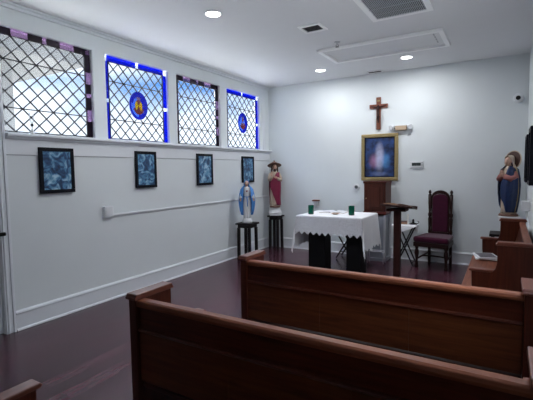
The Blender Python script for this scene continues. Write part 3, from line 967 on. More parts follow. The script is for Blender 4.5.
def statue_deep_blue(loc, rz):
    """praying figure in deep-blue mantle with a big round brown halo; 0.84 tall"""
    t = thing('statue', 'praying statue in deep blue mantle with round brown halo', 'statue', loc, rz, 'painted religious statues')
    z0 = 0.0
    mb = MB()
    mb.lathe([(0.115, z0), (0.118, z0 + 0.012), (0.108, z0 + 0.030), (0, z0 + 0.034)], n=24)
    mb.build('base', BROWNC, t, smooth=True)
    mb = MB()
    F = 0.10
    mb.loft([(0.03, 0, 0, 0.092, 0.080, F, 9, 0), (0.12, 0, 0, 0.092, 0.078, F, 9, 0), (0.28, 0, 0, 0.096, 0.078, F, 9, 0.2), (0.42, 0, 0, 0.090, 0.074, F * .8, 9, .4), (0.52, 0, 0, 0.082, 0.066, F * .4, 9, 0), (0.60, 0, 0, 0.082, 0.06, 0.01, 9, 0), (0.645, 0, 0, 0.066, 0.046, 0, 9, 0), (0.668, 0, 0, 0.028, 0.028, 0, 9, 0)], 56)
    mb.build('dress', CREAM, t, smooth=True)
    mb = MB()
    hc = Vector((0, -0.022, 0.735))
    mb.tube([(0, 0, 0.65), (0, -0.004, 0.68), (0, -0.014, 0.71)], 0.025, 12)
    head(mb, hc, 0.112)
    # hands pressed together in front of the chest
    mb.build('head', [SKINC, EYES, LIPS], t, smooth=True)
    for s in (-1, 1):
        mb = MB()
        hand(mb, (s * 0.016, -0.115, 0.535), (-s * 0.1, -0.28, 1.0), (-s, 0, 0), 0.090, -s, 0.05)
        mb.build('hand', SKINC, t, smooth=True)
    for s in (-1, 1):
        mb = MB()
        mb.tube([(s * 0.070, 0, 0.615), (s * 0.112, -0.02, 0.53), (s * 0.088, -0.072, 0.50), (s * 0.022, -0.115, 0.535)], lambda q: 0.034 + 0.006 * math.sin(PI * q), 14)
        mb.build('sleeve', ROSEC, t, smooth=True)
    # deep blue mantle, open at the front on the figure's right
    def mradii(q):
        b_ = math.sin(PI * min(1, 0.15 + q * 0.8))
        f_ = min(1.0, 0.58 + q * 7)
        return (0.082 + 0.050 * b_ + 0.012 * q) * f_, (0.066 + 0.044 * b_ + 0.016 * q) * f_
    mb = MB()
    n = 48
    rows = []
    for j in range(16):
        q = j / 15.0
        z = 0.668 - q * 0.613
        rx, ry = mradii(q)
        st = -PI / 2 + 0.55 - 0.85 * min(1, q * 2.2) + 1.7 * max(0, q - 0.6)
        en = 3 * PI / 2 - 0.50 - 0.10 * math.sin(PI * q) - 2.2 * max(0, q - 0.55)
        rows.append([mb.bm.verts.new((rx * (1 + 0.075 * math.cos(12 * a + 2.5 * q) * min(1, q * 4)) * math.cos(a), ry * (1 + 0.075 * math.cos(12 * a + 2.5 * q) * min(1, q * 4)) * math.sin(a), z)) for a in [st + (en - st) * i / n for i in range(n + 1)]])
    for j in range(15):
        for i in range(n):
            mb._face([rows[j][i], rows[j][i + 1], rows[j + 1][i + 1], rows[j + 1][i]])
    mantle = mb.build('mantle', NAVYC, t, smooth=True, solid=0.007)
    # gilt hem following the mantle's edge
    hem = []
    for j in range(16):
        q = j / 15.0
        z = 0.668 - q * 0.613
        rx, ry = mradii(q)
        a = -PI / 2 + 1.45 + 0.15 * math.sin(3 * q)
        hem.append((rx * math.cos(a), ry * math.sin(a), z))
    MB().tube(hem, 0.008, 8).build('hem', GOLD, mantle, smooth=True)
    # pale veil
    mb = MB()
    rows = []
    for j, (z, cy, rx, ry, half) in enumerate([(0.812, 0.0, 0.020, 0.022, 0.3), (0.802, -0.004, 0.046, 0.052, 0.45), (0.775, -0.004, 0.058, 0.062, 0.75), (0.735, 0.004, 0.056, 0.056, 1.15), (0.70, 0.006, 0.054, 0.050, 1.3), (0.66, 0.004, 0.080, 0.062, 1.25), (0.62, 0.0, 0.100, 0.080, 1.2)]):
        rows.append([mb.bm.verts.new((rx * math.cos(a), cy + ry * math.sin(a), z)) for a in [-PI / 2 + half + (2 * PI - 2 * half) * i / 36 for i in range(37)]])
    for j in range(len(rows) - 1):
        for i in range(36):
            mb._face([rows[j][i], rows[j][i + 1], rows[j + 1][i + 1], rows[j + 1][i]])
    mb._face(rows[0])
    mb.build('veil', CREAM, t, smooth=True, solid=0.005)
    # halo disc behind the head, pale rim
    Mx = Matrix.Rotation(PI / 2 - 0.15, 3, 'X')
    h = MB().lathe([(0.0, -0.004), (0.114, -0.006), (0.122, 0.0), (0.114, 0.006), (0.0, 0.004)], hc + Vector((0, 0.075, 0.012)), 36, Mx).build('halo', mat('painted_dark_brown', (0.06, 0.024, 0.018), 0.5, noise=0.2), t, smooth=False)
    ring = []
    for k in range(37):
        a = 2 * PI * k / 36
        ring.append(Mx @ Vector((0.123 * math.cos(a), 0.123 * math.sin(a), 0)) + hc + Vector((0, 0.075, 0.012)))
    MB().tube(ring, 0.007, 8).build('halo_rim', CREAM, h, smooth=True)
    return t

def stool(label, loc, rz, w, h, top_t=0.03, leg=0.042):
    t = thing('stool', label, 'stool', loc, rz, 'dark wooden statue stands')
    MB().box(-w / 2, w / 2, -w / 2, w / 2, h - top_t, h).build('seat', DARKWOOD, t, bevel=0.006)
    a = w / 2 - 0.03
    MB().box(-a, a, -a, a, h - top_t - 0.05, h - top_t - 0.0005).build('apron', DARKWOOD, t)
    for sx in (-1, 1):
        for sy in (-1, 1):
            x, y = sx * (a - leg / 2 + 0.008), sy * (a - leg / 2 + 0.008)
            mb = MB()
            o = 0.004
            P = [(x - leg / 2, y - leg / 2), (x + leg / 2, y - leg / 2), (x + leg / 2, y + leg / 2), (x - leg / 2, y + leg / 2)]
            A = [mb.bm.verts.new((p[0] + sx * o, p[1] + sy * o, 0)) for p in P]
            B = [mb.bm.verts.new((p[0], p[1], h - top_t - 0.051)) for p in P]
            mb._face(A[::-1]); mb._face(B)
            for i in range(4):
                mb._face([A[i], A[(i + 1) % 4], B[(i + 1) % 4], B[i]])
            mb.build('leg', DARKWOOD, t, bevel=0.003)
    return t

stool('dark square stool under the sky blue mantled statue', (0.245, 5.50, 0), 0.0, 0.29, 0.608)
statue_robed_blue((0.245, 5.50, 0.608), math.radians(36))
stool('dark square stool in the corner under the crimson wrapped statue', (0.250, 6.45, 0), 0.0, 0.240, 0.632)
statue_red_mantle((0.235, 6.45, 0.632), math.radians(36))

# corner stand at right: dark table with white plinth under the praying statue
t = thing('corner_table', 'dark small table in the right corner behind the side pew', 'table', (3.915, 6.30, 0))
MB().box(-0.19, 0.19, -0.17, 0.17, 0.535, 0.57).build('tabletop', DARKWOOD, t, bevel=0.005)
for sx in (-1, 1):
    for sy in (-1, 1):
        MB().box(sx * 0.15 - 0.018, sx * 0.15 + 0.018, sy * 0.13 - 0.018, sy * 0.13 + 0.018, 0, 0.5345).build('leg', DARKWOOD, t)
tag(MB().box(-0.075, 0.10, -0.09, 0.09, 0, 0.169).box(-0.128, 0.128, -0.13, 0.13, 0.169, 0.235).build('plinth', PLASTER, bevel=0.006), 'white square plinth under the praying statue', 'plinth').location = (3.950, 6.30, 0.571)
statue_deep_blue((3.938, 6.30, 0.8065), math.radians(-42))

# ------------------------------------------------------------------ altar
AX0, AX1, AY0, AY1, AZ = 1.262, 2.238, 5.285, 6.05, 0.80
t = thing('altar_table', 'altar table on two black slab legs under the white cloth', 'altar', (0, 0, 0))
MB().box(AX0, AX1, AY0, AY1, AZ - 0.05, AZ - 0.006).build('tabletop', BLACK, t, bevel=0.004)
for a, b in ((1.400, 1.665), (1.985, 2.200)):
    MB().box(a, b, AY0 + 0.11, AY0 + 0.34, 0, AZ - 0.051).build('leg', BLACK, t, bevel=0.004)

def altar_cloth():
    OS, OF, OB = 0.50, 0.285, 0.25          # overhang at the sides, front, back
    NX, NY = 100, 76
    bm = bmesh.new()
    zt = AZ
    e = 0.006
    grid = []
    for j in range(NY + 1):
        row = []
        for i in range(NX + 1):
            s = AX0 - OS + (AX1 - AX0 + 2 * OS) * i / NX
            v = AY0 - OF + (AY1 - AY0 + OF + OB) * j / NY
            # pointed lace edge on the front
            if j < 6:
                tri = abs(((s - AX0) / 0.092) % 1 - 0.5) * 2
                v += (0.055 * (1 - tri)) * (1 - j / 6.0)
            if i < 5 or i > NX - 5:
                tri = abs(((v - AY0) / 0.092) % 1 - 0.5) * 2
                k = (5 - i) / 5.0 if i < 5 else (i - NX + 5) / 5.0
                s += (0.045 * (1 - tri)) * k * (1 if i < 5 else -1)
            dx = max(AX0 - s, 0) if s < AX0 else max(s - AX1, 0)
            sx = -1 if s < AX0 else 1
            dy = max(AY0 - v, 0) if v < AY0 else max(v - AY1, 0)
            sy = -1 if v < AY0 else 1
            bx, by = min(max(s, AX0), AX1), min(max(v, AY0), AY1)
            if dx == 0 and dy == 0:
                p = (s, v, zt)
            elif dy == 0:
                wv = 0.018 * math.sin(v * 17 + 0.5) * min(1, dx * 3)
                p = (bx + sx * (e + 0.07 * dx + wv), v, zt - dx * 0.985)
            elif dx == 0:
                wv = 0.008 * math.sin(s * 19) * min(1, dy * 3)
                p = (s, by + sy * (e + 0.05 * dy + wv), zt - dy * 0.99)
            else:
                r = math.hypot(dx, dy)
                ph = math.atan2(dy, dx)
                wv = 1 + 0.35 * math.sin(ph * 6)
                fx = 0.11 if sx < 0 else 0.08
                p = (bx + sx * (e + fx * r * wv * math.cos(ph) + 0.01 * r), by + sy * (e + 0.07 * r * wv * math.sin(ph)), zt - r * (1 + 0.06 * math.sin(ph * 2)))
            row.append(bm.verts.new(p))
        grid.append(row)
    for j in range(NY):
        for i in range(NX):
            f = bm.faces.new([grid[j][i], grid[j][i + 1], grid[j + 1][i + 1], grid[j + 1][i]])
            f.smooth = True
            if j < 17 and 16 < i < NX - 17:
                f.material_index = 1
    me = bpy.data.meshes.new('altar_cloth')
    bm.to_mesh(me); bm.free()
    me.materials.append(CLOTH); me.materials.append(LACE)
    o = bpy.data.objects.new('altar_cloth', me)
    C.objects.link(o)
    return tag(o, 'white altar cloth with pointed lace edge draped over the table', 'tablecloth')
altar_cloth()

def candle(x, y, label):
    t = thing('candle', label, 'candle', (x, y, AZ + 0.001), 0, 'green altar candles')
    MB().lathe([(0.036, 0), (0.042, 0.006), (0.043, 0.06), (0.043, 0.133), (0.039, 0.135), (0.039, 0.118), (0.0, 0.117)], n=22).build('glass_jar', GREENGLASS, t, smooth=False, bevel=0.0)
    MB().lathe([(0.0, 0.1175), (0.0385, 0.1178), (0.036, 0.122), (0.0, 0.124)], n=20).build('wax', WAX, t)
    MB().tube([(0, 0, 0.123), (0.002, 0, 0.137)], 0.0018, 6).build('wick', BLACK, t)
candle(1.410, 5.47, 'green glass candle at the left end of the altar')
candle(2.000, 5.575, 'green glass candle at the right end of the altar')
# open white book and a tan dish
t = thing('open_book', 'open white book lying flat on the altar', 'book', (1.62, 5.86, AZ + 0.001), 0.1)
for s in (-1, 1):
    prof = [(0, 0.004), (s * 0.04, 0.020), (s * 0.11, 0.018), (s * 0.19, 0.008), (s * 0.19, 0.003), (0, 0.003)]
    MB().prism(prof, -0.13, 0.13, 1).build('page_block', PAPER, t)
MB().box(-0.20, 0.20, -0.14, 0.14, 0, 0.0028).build('cover', CREAM, t)
t = thing('paten', 'small tan dish on the altar between the candles', 'dish', (1.745, 5.60, AZ + 0.001))
MB().lathe([(0.030, 0), (0.034, 0.004), (0.062, 0.016), (0.064, 0.019), (0.058, 0.018), (0.03, 0.008), (0, 0.007)], n=26).build('bowl', TANWOOD, t, smooth=True)
MB().lathe([(0.0, 0.0075), (0.03, 0.0085), (0.034, 0.013), (0.0, 0.018)], n=20).build('host_cover', WAX, t, smooth=True)

# wall font on the back wall left of the altar
t = thing('wall_font', 'small wall bracket with reddish wooden top left of the altar', 'wall bracket', (0.985, D - 0.001, 0.80))
MB().prism([(-0.045, 0.0), (0.0, 0.0), (0.0, 0.10), (-0.07, 0.10)], -0.035, 0.035, 0).build('bowl', PLASTER, t, bevel=0.006)
MB().box(-0.055, 0.06, -0.095, 0, 0.101, 0.125).build('top', CROSSW, t, bevel=0.004)

# folding stool behind the altar
t = thing('folding_stool', 'dark folding stool with crossed legs behind the altar', 'stool', (1.66, 6.33, 0))
for yy in (-0.13, 0.13):
    for s in (-1, 1):
        MB().tube([(s * 0.13, yy + 0.012 * s, 0.012), (0, yy + 0.012 * s, 0.22), (-s * 0.13, yy + 0.012 * s, 0.43)], 0.012, 8).build('leg', IRON, t, smooth=True)
MB().tube([(-0.065, -0.13, 0.12), (0.065, -0.13, 0.12)], 0.008, 8).build('stretcher', IRON, t, smooth=True)
MB().box(-0.15, 0.15, -0.16, 0.16, 0.440, 0.465).build('seat', BLACK, t, bevel=0.006)

# low metal footstool beside the altar
t = thing('metal_stand', 'low white metal tube stand between altar and lectern', 'stand', (2.19, 6.14, 0))
for yy in (0.0, 0.10):
    MB().tube([(0.125, yy, 0.0), (0.125, yy, 0.15), (0.115, yy, 0.175), (0.095, yy, 0.185), (-0.095, yy, 0.185), (-0.115, yy, 0.175), (-0.125, yy, 0.15), (-0.125, yy, 0)], 0.009, 10).build('leg', STEEL, t, smooth=True)
for xx in (-0.07, 0.07):
    MB().tube([(xx, 0.0, 0.190), (xx, 0.10, 0.190)], 0.006, 8).build('crossbar', STEEL, t, smooth=True)

# ------------------------------------------------------------------ cabinet on its grey pedestal under the painting
PX0, PX1, PY0 = 1.966, 2.306, 6.275
t = thing('pedestal', 'grey painted pedestal carrying the wooden cabinet', 'pedestal', ((PX0 + PX1) / 2, (PY0 + D) / 2 - 0.01, 0))
hw, hd = (PX1 - PX0) / 2 - 0.005, (D - PY0) / 2 - 0.025
MB().box(-hw + 0.02, hw - 0.02, -hd + 0.02, hd - 0.02, 0.0, 0.72).build('body', STAND, t)
for sx in (-1, 1):
    for sy in (-1, 1):
        x, y = sx * (hw - 0.014), sy * (hd - 0.014)
        MB().box(x - 0.014, x + 0.014, y - 0.014, y + 0.014, 0, 0.735).build('corner_post', STEEL, t, bevel=0.003)
MB().box(-hw, hw, -hd, hd, 0.736, 0.758).build('top', CAB, t, bevel=0.004)
MB().box(-hw - 0.004, hw + 0.004, -hd - 0.004, hd + 0.004, 0.0, 0.05).build('plinth', STAND, t)

t = thing('cabinet', 'reddish wooden cabinet with panelled door below the gold framed painting', 'cabinet', ((PX0 + PX1) / 2, PY0, 0.760))
hw = (PX1 - PX0) / 2
dp = D - PY0 - 0.042
MB().box(-hw, hw, 0, dp, 0.0, 0.475).build('body', CAB, t, bevel=0.003)
MB().box(-hw - 0.012, hw + 0.012, -0.012, dp, 0.475, 0.508).build('cornice', CAB, t, bevel=0.008)
MB().box(-hw - 0.010, hw + 0.010, -0.012, dp, -0.0, 0.035).build('base_moulding', mat('red_moulding', (0.13, 0.018, 0.012), 0.4, noise=0.2), t, bevel=0.006)
d = MB().box(-hw + 0.02, hw - 0.03, -0.016, -0.001, 0.045, 0.465).build('door', CAB, t, bevel=0.003)
mb = MB()
for a in (0.085, 0.275):
    pass
mb.box(-hw + 0.075, hw - 0.085, -0.026, -0.016, 0.10, 0.41)
mb.build('raised_panel', CAB, d, bevel=0.012)
MB().ball((-hw + 0.04, -0.024, 0.24), 0.009, 0.009, 0.009).build('knob', GOLD, d, smooth=True)

# ------------------------------------------------------------------ painting, crucifix, wall devices
t = thing('framed_painting', 'gold framed blue painting hanging above the wooden cabinet', 'painting', (2.108, D, 1.650))
fw, hx, hz = 0.055, 0.300, 0.380
mb = MB()
for (a, b, c, d_) in ((-hx, hx, hz - fw, hz), (-hx, hx, -hz, -hz + fw), (-hx, -hx + fw, -hz + fw, hz - fw), (hx - fw, hx, -hz + fw, hz - fw)):
    mb.box(a, b, -0.035, 0, c, d_)
mb.build('frame', GOLD, t, bevel=0.008)
mb = MB()
g = 0.012
for (a, b, c, d_) in ((-hx + fw, hx - fw, hz - fw - g, hz - fw), (-hx + fw, hx - fw, -hz + fw, -hz + fw + g), (-hx + fw, -hx + fw + g, -hz + fw + g, hz - fw - g), (hx - fw - g, hx - fw, -hz + fw + g, hz - fw - g)):
    mb.box(a, b, -0.024, -0.002, c, d_)
mb.build('slip', BLACKFR, t)
MB().box(-hx + fw + g, hx - fw - g, -0.016, -0.002, -hz + fw + g, hz - fw - g).build('canvas', altar_painting_mat(), t)

t = thing('crucifix', 'brown wooden crucifix with dark figure high on the back wall', 'crucifix', (2.090, D + 0.0015, 2.36))
MB().box(-0.036, 0.036, -0.028, 0, -0.258, 0.26).build('upright', CROSSW, t, bevel=0.004)
mb = MB().box(-0.148, 0.148, -0.0305, -0.002, 0.085, 0.148)
mb.build('crossbar', CROSSW, t, bevel=0.004)
P = [(0, -0.046, 0.03), (0, -0.046, 0.075), (0, -0.045, 0.108), (0, -0.050, 0.135),
     (-0.035, -0.042, 0.100), (-0.085, -0.037, 0.113), (-0.128, -0.034, 0.120),
     (0.035, -0.042, 0.100), (0.085, -0.037, 0.113), (0.128, -0.034, 0.120),
     (0.004, -0.046, -0.02), (-0.010, -0.058, -0.07), (-0.004, -0.044, -0.125), (0.012, -0.058, -0.072), (0.004, -0.044, -0.135), (0, -0.048, -0.155)]
E_ = [(0, 1), (1, 2), (2, 3), (2, 4), (4, 5), (5, 6), (2, 7), (7, 8), (8, 9), (0, 10), (10, 11), (11, 12), (10, 13), (13, 14), (14, 15)]
R_ = [0.016, 0.020, 0.010, 0.015, 0.009, 0.007, 0.006, 0.009, 0.007, 0.006, 0.018, 0.012, 0.008, 0.012, 0.008, 0.007]
skin_obj('corpus', P, E_, R_, mat('dark_bronze', (0.030, 0.012, 0.012), 0.4, metal=0.4), t, 1)
MB().box(-0.024, 0.024, -0.034, -0.0285, 0.19, 0.215).build('title_plate', GOLD, t)

t = thing('emergency_light', 'twin headed emergency light with tan body beside the crucifix', 'emergency light', (2.450, D + 0.0015, 2.105))
MB().box(-0.085, 0.085, -0.06, 0, -0.038, 0.032).build('body', mat('tan_plastic', (0.50, 0.38, 0.27), 0.5, noise=0.03), t, bevel=0.006)
MB().box(-0.13, 0.13, -0.05, 0, 0.0325, 0.045).build('top_plate', PLASTIC, t, bevel=0.004)
for s in (-1, 1):
    Mx = Matrix.Rotation(0.6 * s, 3, 'Z') @ Matrix.Rotation(PI / 2 + 0.25, 3, 'X')
    l = MB().lathe([(0, -0.03), (0.022, -0.026), (0.036, -0.005), (0.043, 0.03), (0.038, 0.033), (0.0, 0.028)], (s * 0.130, -0.05, 0.012), 20, Mx).build('lamp_head', PLASTIC, t, smooth=True)
    MB().tube([(s * 0.085, -0.03, 0.0), (s * 0.11, -0.035, 0.0)], 0.008, 8).build('swivel', GREYP, t)

t = thing('thermostat', 'small white wall thermostat with grey display right of the painting', 'thermostat', (2.692, D + 0.0015, 1.523))
MB().box(-0.10, 0.10, -0.025, 0, -0.052, 0.052).build('housing', PLASTIC, t, bevel=0.006)
MB().box(-0.072, 0.062, -0.0268, -0.0252, -0.022, 0.026).build('display', LCD, t)
mb = MB()
for k in range(3):
    mb.box(0.072, 0.088, -0.0285, -0.0252, -0.03 + k * 0.024, -0.018 + k * 0.024)
mb.build('button', GREYP, t)

t = thing('wall_switch', 'small round white wall switch left of the wooden cabinet', 'switch', (1.715, D + 0.0015, 1.155))
Mx = Matrix.Rotation(PI / 2, 3, 'X')
MB().lathe([(0.055, 0), (0.058, 0.008), (0.052, 0.022), (0, 0.022)], (0, 0, 0), 26, Mx).build('backplate', PLASTIC, t, smooth=False)
MB().lathe([(0.028, 0.0222), (0.028, 0.030), (0, 0.031)], (0.006, 0, 0.004), 20, Mx).build('dial', GREYP, t)

t = thing('security_camera', 'small white dome camera with black lens high on back wall', 'camera', (4.02, D + 0.0015, 2.412))
MB().lathe([(0.062, 0), (0.064, 0.02), (0.055, 0.045), (0.040, 0.058), (0, 0.060)], (0, 0, 0), 26, Mx).build('housing', PLASTIC, t, smooth=True)
MB().lathe([(0.030, 0.0585), (0.028, 0.068), (0.016, 0.076), (0, 0.078)], (-0.004, 0, -0.002), 22, Mx).build('lens', BLACK, t, smooth=True)

t = thing('wall_box', 'white box with hanging cable on the right wall', 'electrical box', (W, 5.30, 1.03))
MB().box(-0.085, 0, -0.06, 0.06, -0.055, 0.055).build('housing', PLASTIC, t, bevel=0.005)
MB().tube([(-0.025, 0.0, -0.055), (-0.03, -0.03, -0.10), (-0.02, -0.25, -0.17), (-0.012, -0.5, -0.20)], 0.006, 8).build('cable', PLASTIC, t, smooth=True)

# ------------------------------------------------------------------ lectern
t = thing('lectern', 'dark wooden post lectern standing right of the altar', 'lectern', (2.742, 5.15, 0))
p = MB().box(-0.040, 0.040, -0.040, 0.040, 0.06, 0.945).build('post', LECT, t, bevel=0.006)
MB().box(-0.20, 0.20, -0.05, 0.05, 0, 0.059).build('foot', LECT, t, bevel=0.008)
MB().box(-0.05, 0.05, -0.20, -0.0505, 0, 0.05).build('foot', LECT, t, bevel=0.008)
MB().box(-0.05, 0.05, 0.0505, 0.20, 0, 0.05).build('foot', LECT, t, bevel=0.008)
Mx = Matrix.Translation((0, 0, 0.972)) @ Matrix.Rotation(math.radians(4.5), 4, 'Y') @ Matrix.Rotation(math.radians(-7), 4, 'X')
MB().box(-0.115, 0.115, -0.10, 0.10, -0.03, 0.002, Matrix.Translation((0, 0, 0.965))).build('bracket', LECT, t, bevel=0.004)
MB().box(-0.175, 0.205, -0.165, 0.165, 0.006, 0.028, Mx).build('desk_top', LECT, t, bevel=0.005)
MB().box(-0.175, 0.205, 0.166, 0.180, 0.006, 0.05, Mx).build('book_stop', LECT, t, bevel=0.003)
t = thing('hymnal', 'open tan paged book lying on the lectern', 'book', (2.742, 5.15, 0))
Mb = Mx @ Matrix.Translation((0.010, 0.0, 0.0285)) @ Matrix.Diagonal((0.9, 1, 1, 1))
MB().box(-0.19, 0.20, -0.135, 0.135, 0.0, 0.003, Mb).build('cover', BROWNB, t)
for s, m in ((-1, TANWOOD), (1, BROWNB)):
    mb = MB()
    prof = [(0, 0.005), (s * 0.03, 0.024), (s * 0.10, 0.022), (s * 0.178, 0.010), (s * 0.178, 0.0035), (0, 0.0035)]
    mb.prism(prof, -0.125, 0.125, 1)
    bmesh.ops.transform(mb.bm, matrix=Mb, verts=mb.bm.verts[:])
    tag(mb.build('page_block', m, t), 'tan left pages' if s < 0 else 'dark right side of the book')

# ------------------------------------------------------------------ small folding table with cloth
t = thing('side_table', 'small folding table with black crossed legs beside the throne chair', 'table', (2.605, 6.30, 0))
MB().box(-0.17, 0.17, -0.15, 0.15, 0.600, 0.618).build('tabletop', DARKWOOD, t, bevel=0.003)
for yy in (-0.12, 0.12):
    for s in (-1, 1):
        MB().tube([(s * 0.13, yy + 0.010 * s, 0.010), (0, yy + 0.010 * s, 0.30), (-s * 0.13, yy + 0.010 * s, 0.597)], 0.011, 8).build('leg', IRON, t, smooth=True)
for s in (-1, 1):
    MB().tube([(s * 0.115, -0.12 , 0.045), (s * 0.115, 0.12, 0.045)], 0.007, 8).build('stretcher', IRON, t, smooth=True)

def diamond_cloth():
    bm = bmesh.new()
    N = 36
    cx, cy, z = 2.605, 6.30, 0.620
    hx, hy = 0.172, 0.152
    half = 0.225
    g = []
    ang = math.radians(24)
    for j in range(N + 1):
        row = []
        for i in range(N + 1):
            a = -half + 2 * half * i / N
            b = -half + 2 * half * j / N
            s = a * math.cos(ang) - b * math.sin(ang)
            v = a * math.sin(ang) + b * math.cos(ang)
            dx = max(abs(s) - hx, 0); dy = max(abs(v) - hy, 0)
            bx = max(-hx, min(hx, s)); by = max(-hy, min(hy, v))
            r = math.hypot(dx, dy)
            sx = 1 if s > 0 else -1; sy = 1 if v > 0 else -1
            if r > 0:
                p = (cx + bx + sx * (0.004 + 0.10 * dx) * (1 if dx else 0), cy + by + sy * (0.004 + 0.10 * dy) * (1 if dy else 0), z - r)
            else:
                p = (cx + s, cy + v, z)
            row.append(bm.verts.new(p))
        g.append(row)
    for j in range(N):
        for i in range(N):
            bm.faces.new([g[j][i], g[j][i + 1], g[j + 1][i + 1], g[j + 1][i]]).smooth = True
    me = bpy.data.meshes.new('table_cloth')
    bm.to_mesh(me); bm.free()
    me.materials.append(CLOTH)
    o = bpy.data.objects.new('table_cloth', me)
    C.objects.link(o)
    tag(o, 'small white cloth laid cornerwise over the folding side table', 'tablecloth')
diamond_cloth()
t = thing('prayer_book', 'brown book lying on the small white clothed side table', 'book', (2.565, 6.335, 0.6215), 0.2)
MB().box(-0.068, 0.066, -0.088, 0.088, 0.005, 0.026).build('pages', TANWOOD, t)
MB().box(-0.072, 0.070, -0.092, 0.092, 0.0, 0.0048).box(-0.072, 0.070, -0.092, 0.092, 0.0262, 0.031).box(-0.077, -0.0725, -0.092, 0.092, 0.0, 0.031).build('cover', BROWNB, t)
t = thing('candle_holder', 'black candle holder on the small side table', 'candle holder', (2.715, 6.30, 0.6215))
MB().lathe([(0.055, 0), (0.058, 0.005), (0.048, 0.014), (0.02, 0.022), (0.013, 0.045), (0.017, 0.060), (0.011, 0.072), (0.0, 0.082)], n=22).build('bell', BLACK, t, smooth=True)
MB().tube([(0.05, 0, 0.012), (0.078, 0, 0.022), (0.082, 0, 0.04), (0.060, 0, 0.050)], 0.005, 8).build('handle', BLACK, t, smooth=True)
tag(MB().lathe([(0.010, 0), (0.010, 0.15), (0.006, 0.158), (0, 0.16)], (0, 0, 0), 14).build('taper_candle', WAX), 'slim white candle standing on the small side table', 'candle').location = (2.648, 6.255, 0.6215)

# ------------------------------------------------------------------ throne chair
t = thing('throne_chair', 'tall carved dark chair with plum velvet back and seat', 'chair', (3.025, 6.34, 0), math.radians(-8))
zs = 0.385
def turned(x, y, label=None):
    prof = [(0.020, 0), (0.027, 0.012), (0.028, 0.035), (0.018, 0.055), (0.024, 0.07), (0.016, 0.10), (0.022, 0.16), (0.033, 0.22), (0.028, 0.26), (0.018, 0.285), (0.026, 0.30), (0.026, 0.315), (0.028, 0.335), (0.028, zs - 0.012)]
    return MB().lathe(prof, (x, y, 0), 18).build('leg', CHAIRW, t, smooth=True)
for x in (-0.205, 0.205):
    turned(x, -0.20)
XB = 0.155
for s in (-1, 1):
    # rear post: square leg below, turned spindle above the seat
    MB().prism([(0.225, 0.0), (0.262, 0.0), (0.245, zs), (0.205, zs)], s * XB - 0.018, s * XB + 0.018, 0).build('leg', CHAIRW, t, bevel=0.003)
    prof = [(0.019, zs), (0.021, zs + 0.05), (0.014, zs + 0.07), (0.024, zs + 0.10), (0.017, zs + 0.15), (0.024, zs + 0.30), (0.015, zs + 0.33), (0.025, zs + 0.35), (0.025, zs + 0.38), (0.015, zs + 0.40), (0.020, zs + 0.47), (0.024, zs + 0.55), (0.024, zs + 0.66)]
    post = MB().lathe(prof, (s * XB, 0.226, 0), 16).build('back_post', CHAIRW, t, smooth=True)
    MB().lathe([(0.022, zs + 0.66), (0.026, zs + 0.67), (0.012, zs + 0.685), (0.022, zs + 0.705), (0.020, zs + 0.722), (0.008, zs + 0.74), (0.0, zs + 0.748)], (s * XB, 0.226, 0), 14).build('finial', CHAIRW, post, smooth=True)
# velvet back with arched top
pts = []
for k in range(13):
    a = PI * k / 12
    pts.append((0.112 * math.cos(a), zs + 0.60 + 0.085 * math.sin(a) ** 0.8))
poly = [(-0.112, zs + 0.11), (0.112, zs + 0.11)] + pts
MB().prism(poly, 0.205, 0.235, 1).build('backrest', VELVET, t, bevel=0.010)
# crest rail above, arched
out = []
for k in range(17):
    a = PI * k / 16
    out.append((0.132 * math.cos(a), zs + 0.615 + 0.125 * math.sin(a) ** 0.85))
inn = [(0.1135 * math.cos(PI * k / 16), zs + 0.603 + 0.0845 * math.sin(PI * k / 16) ** 0.8) for k in range(16, -1, -1)]
MB().prism(out + inn, 0.208, 0.244, 1).build('crest_rail', CHAIRW, t, bevel=0.004)
for s in (-1, 1):
    MB().box(s * 0.122 - 0.009, s * 0.122 + 0.009, 0.212, 0.240, zs + 0.11, zs + 0.615).build('back_stile', CHAIRW, t, bevel=0.002)
MB().box(-XB + 0.02, XB - 0.02, 0.210, 0.242, zs + 0.065, zs + 0.109).build('lower_back_rail', CHAIRW, t, bevel=0.004)
# seat frame and cushion
MB().prism([(-0.245, -0.245), (0.245, -0.245), (0.200, 0.205), (-0.200, 0.205)], zs - 0.065, zs - 0.0, 2).build('seat_frame', CHAIRW, t, bevel=0.006)
MB().prism([(-0.250, -0.255), (0.250, -0.255), (0.200, 0.20), (-0.200, 0.20)], zs + 0.0005, zs + 0.085, 2).build('seat', VELVET, t, bevel=0.032, segs=4)
# stretchers
MB().tube([(-0.200, -0.19, 0.135), (-0.17, 0.22, 0.155)], 0.012, 8).build('stretcher', CHAIRW, t, smooth=True)
MB().tube([(0.200, -0.19, 0.135), (0.17, 0.22, 0.155)], 0.012, 8).build('stretcher', CHAIRW, t, smooth=True)
MB().tube([(-0.185, 0.0, 0.145), (-0.06, 0.0, 0.155), (0.06, 0.0, 0.155), (0.185, 0.0, 0.145)], 0.012, 8).build('stretcher', CHAIRW, t, smooth=True)

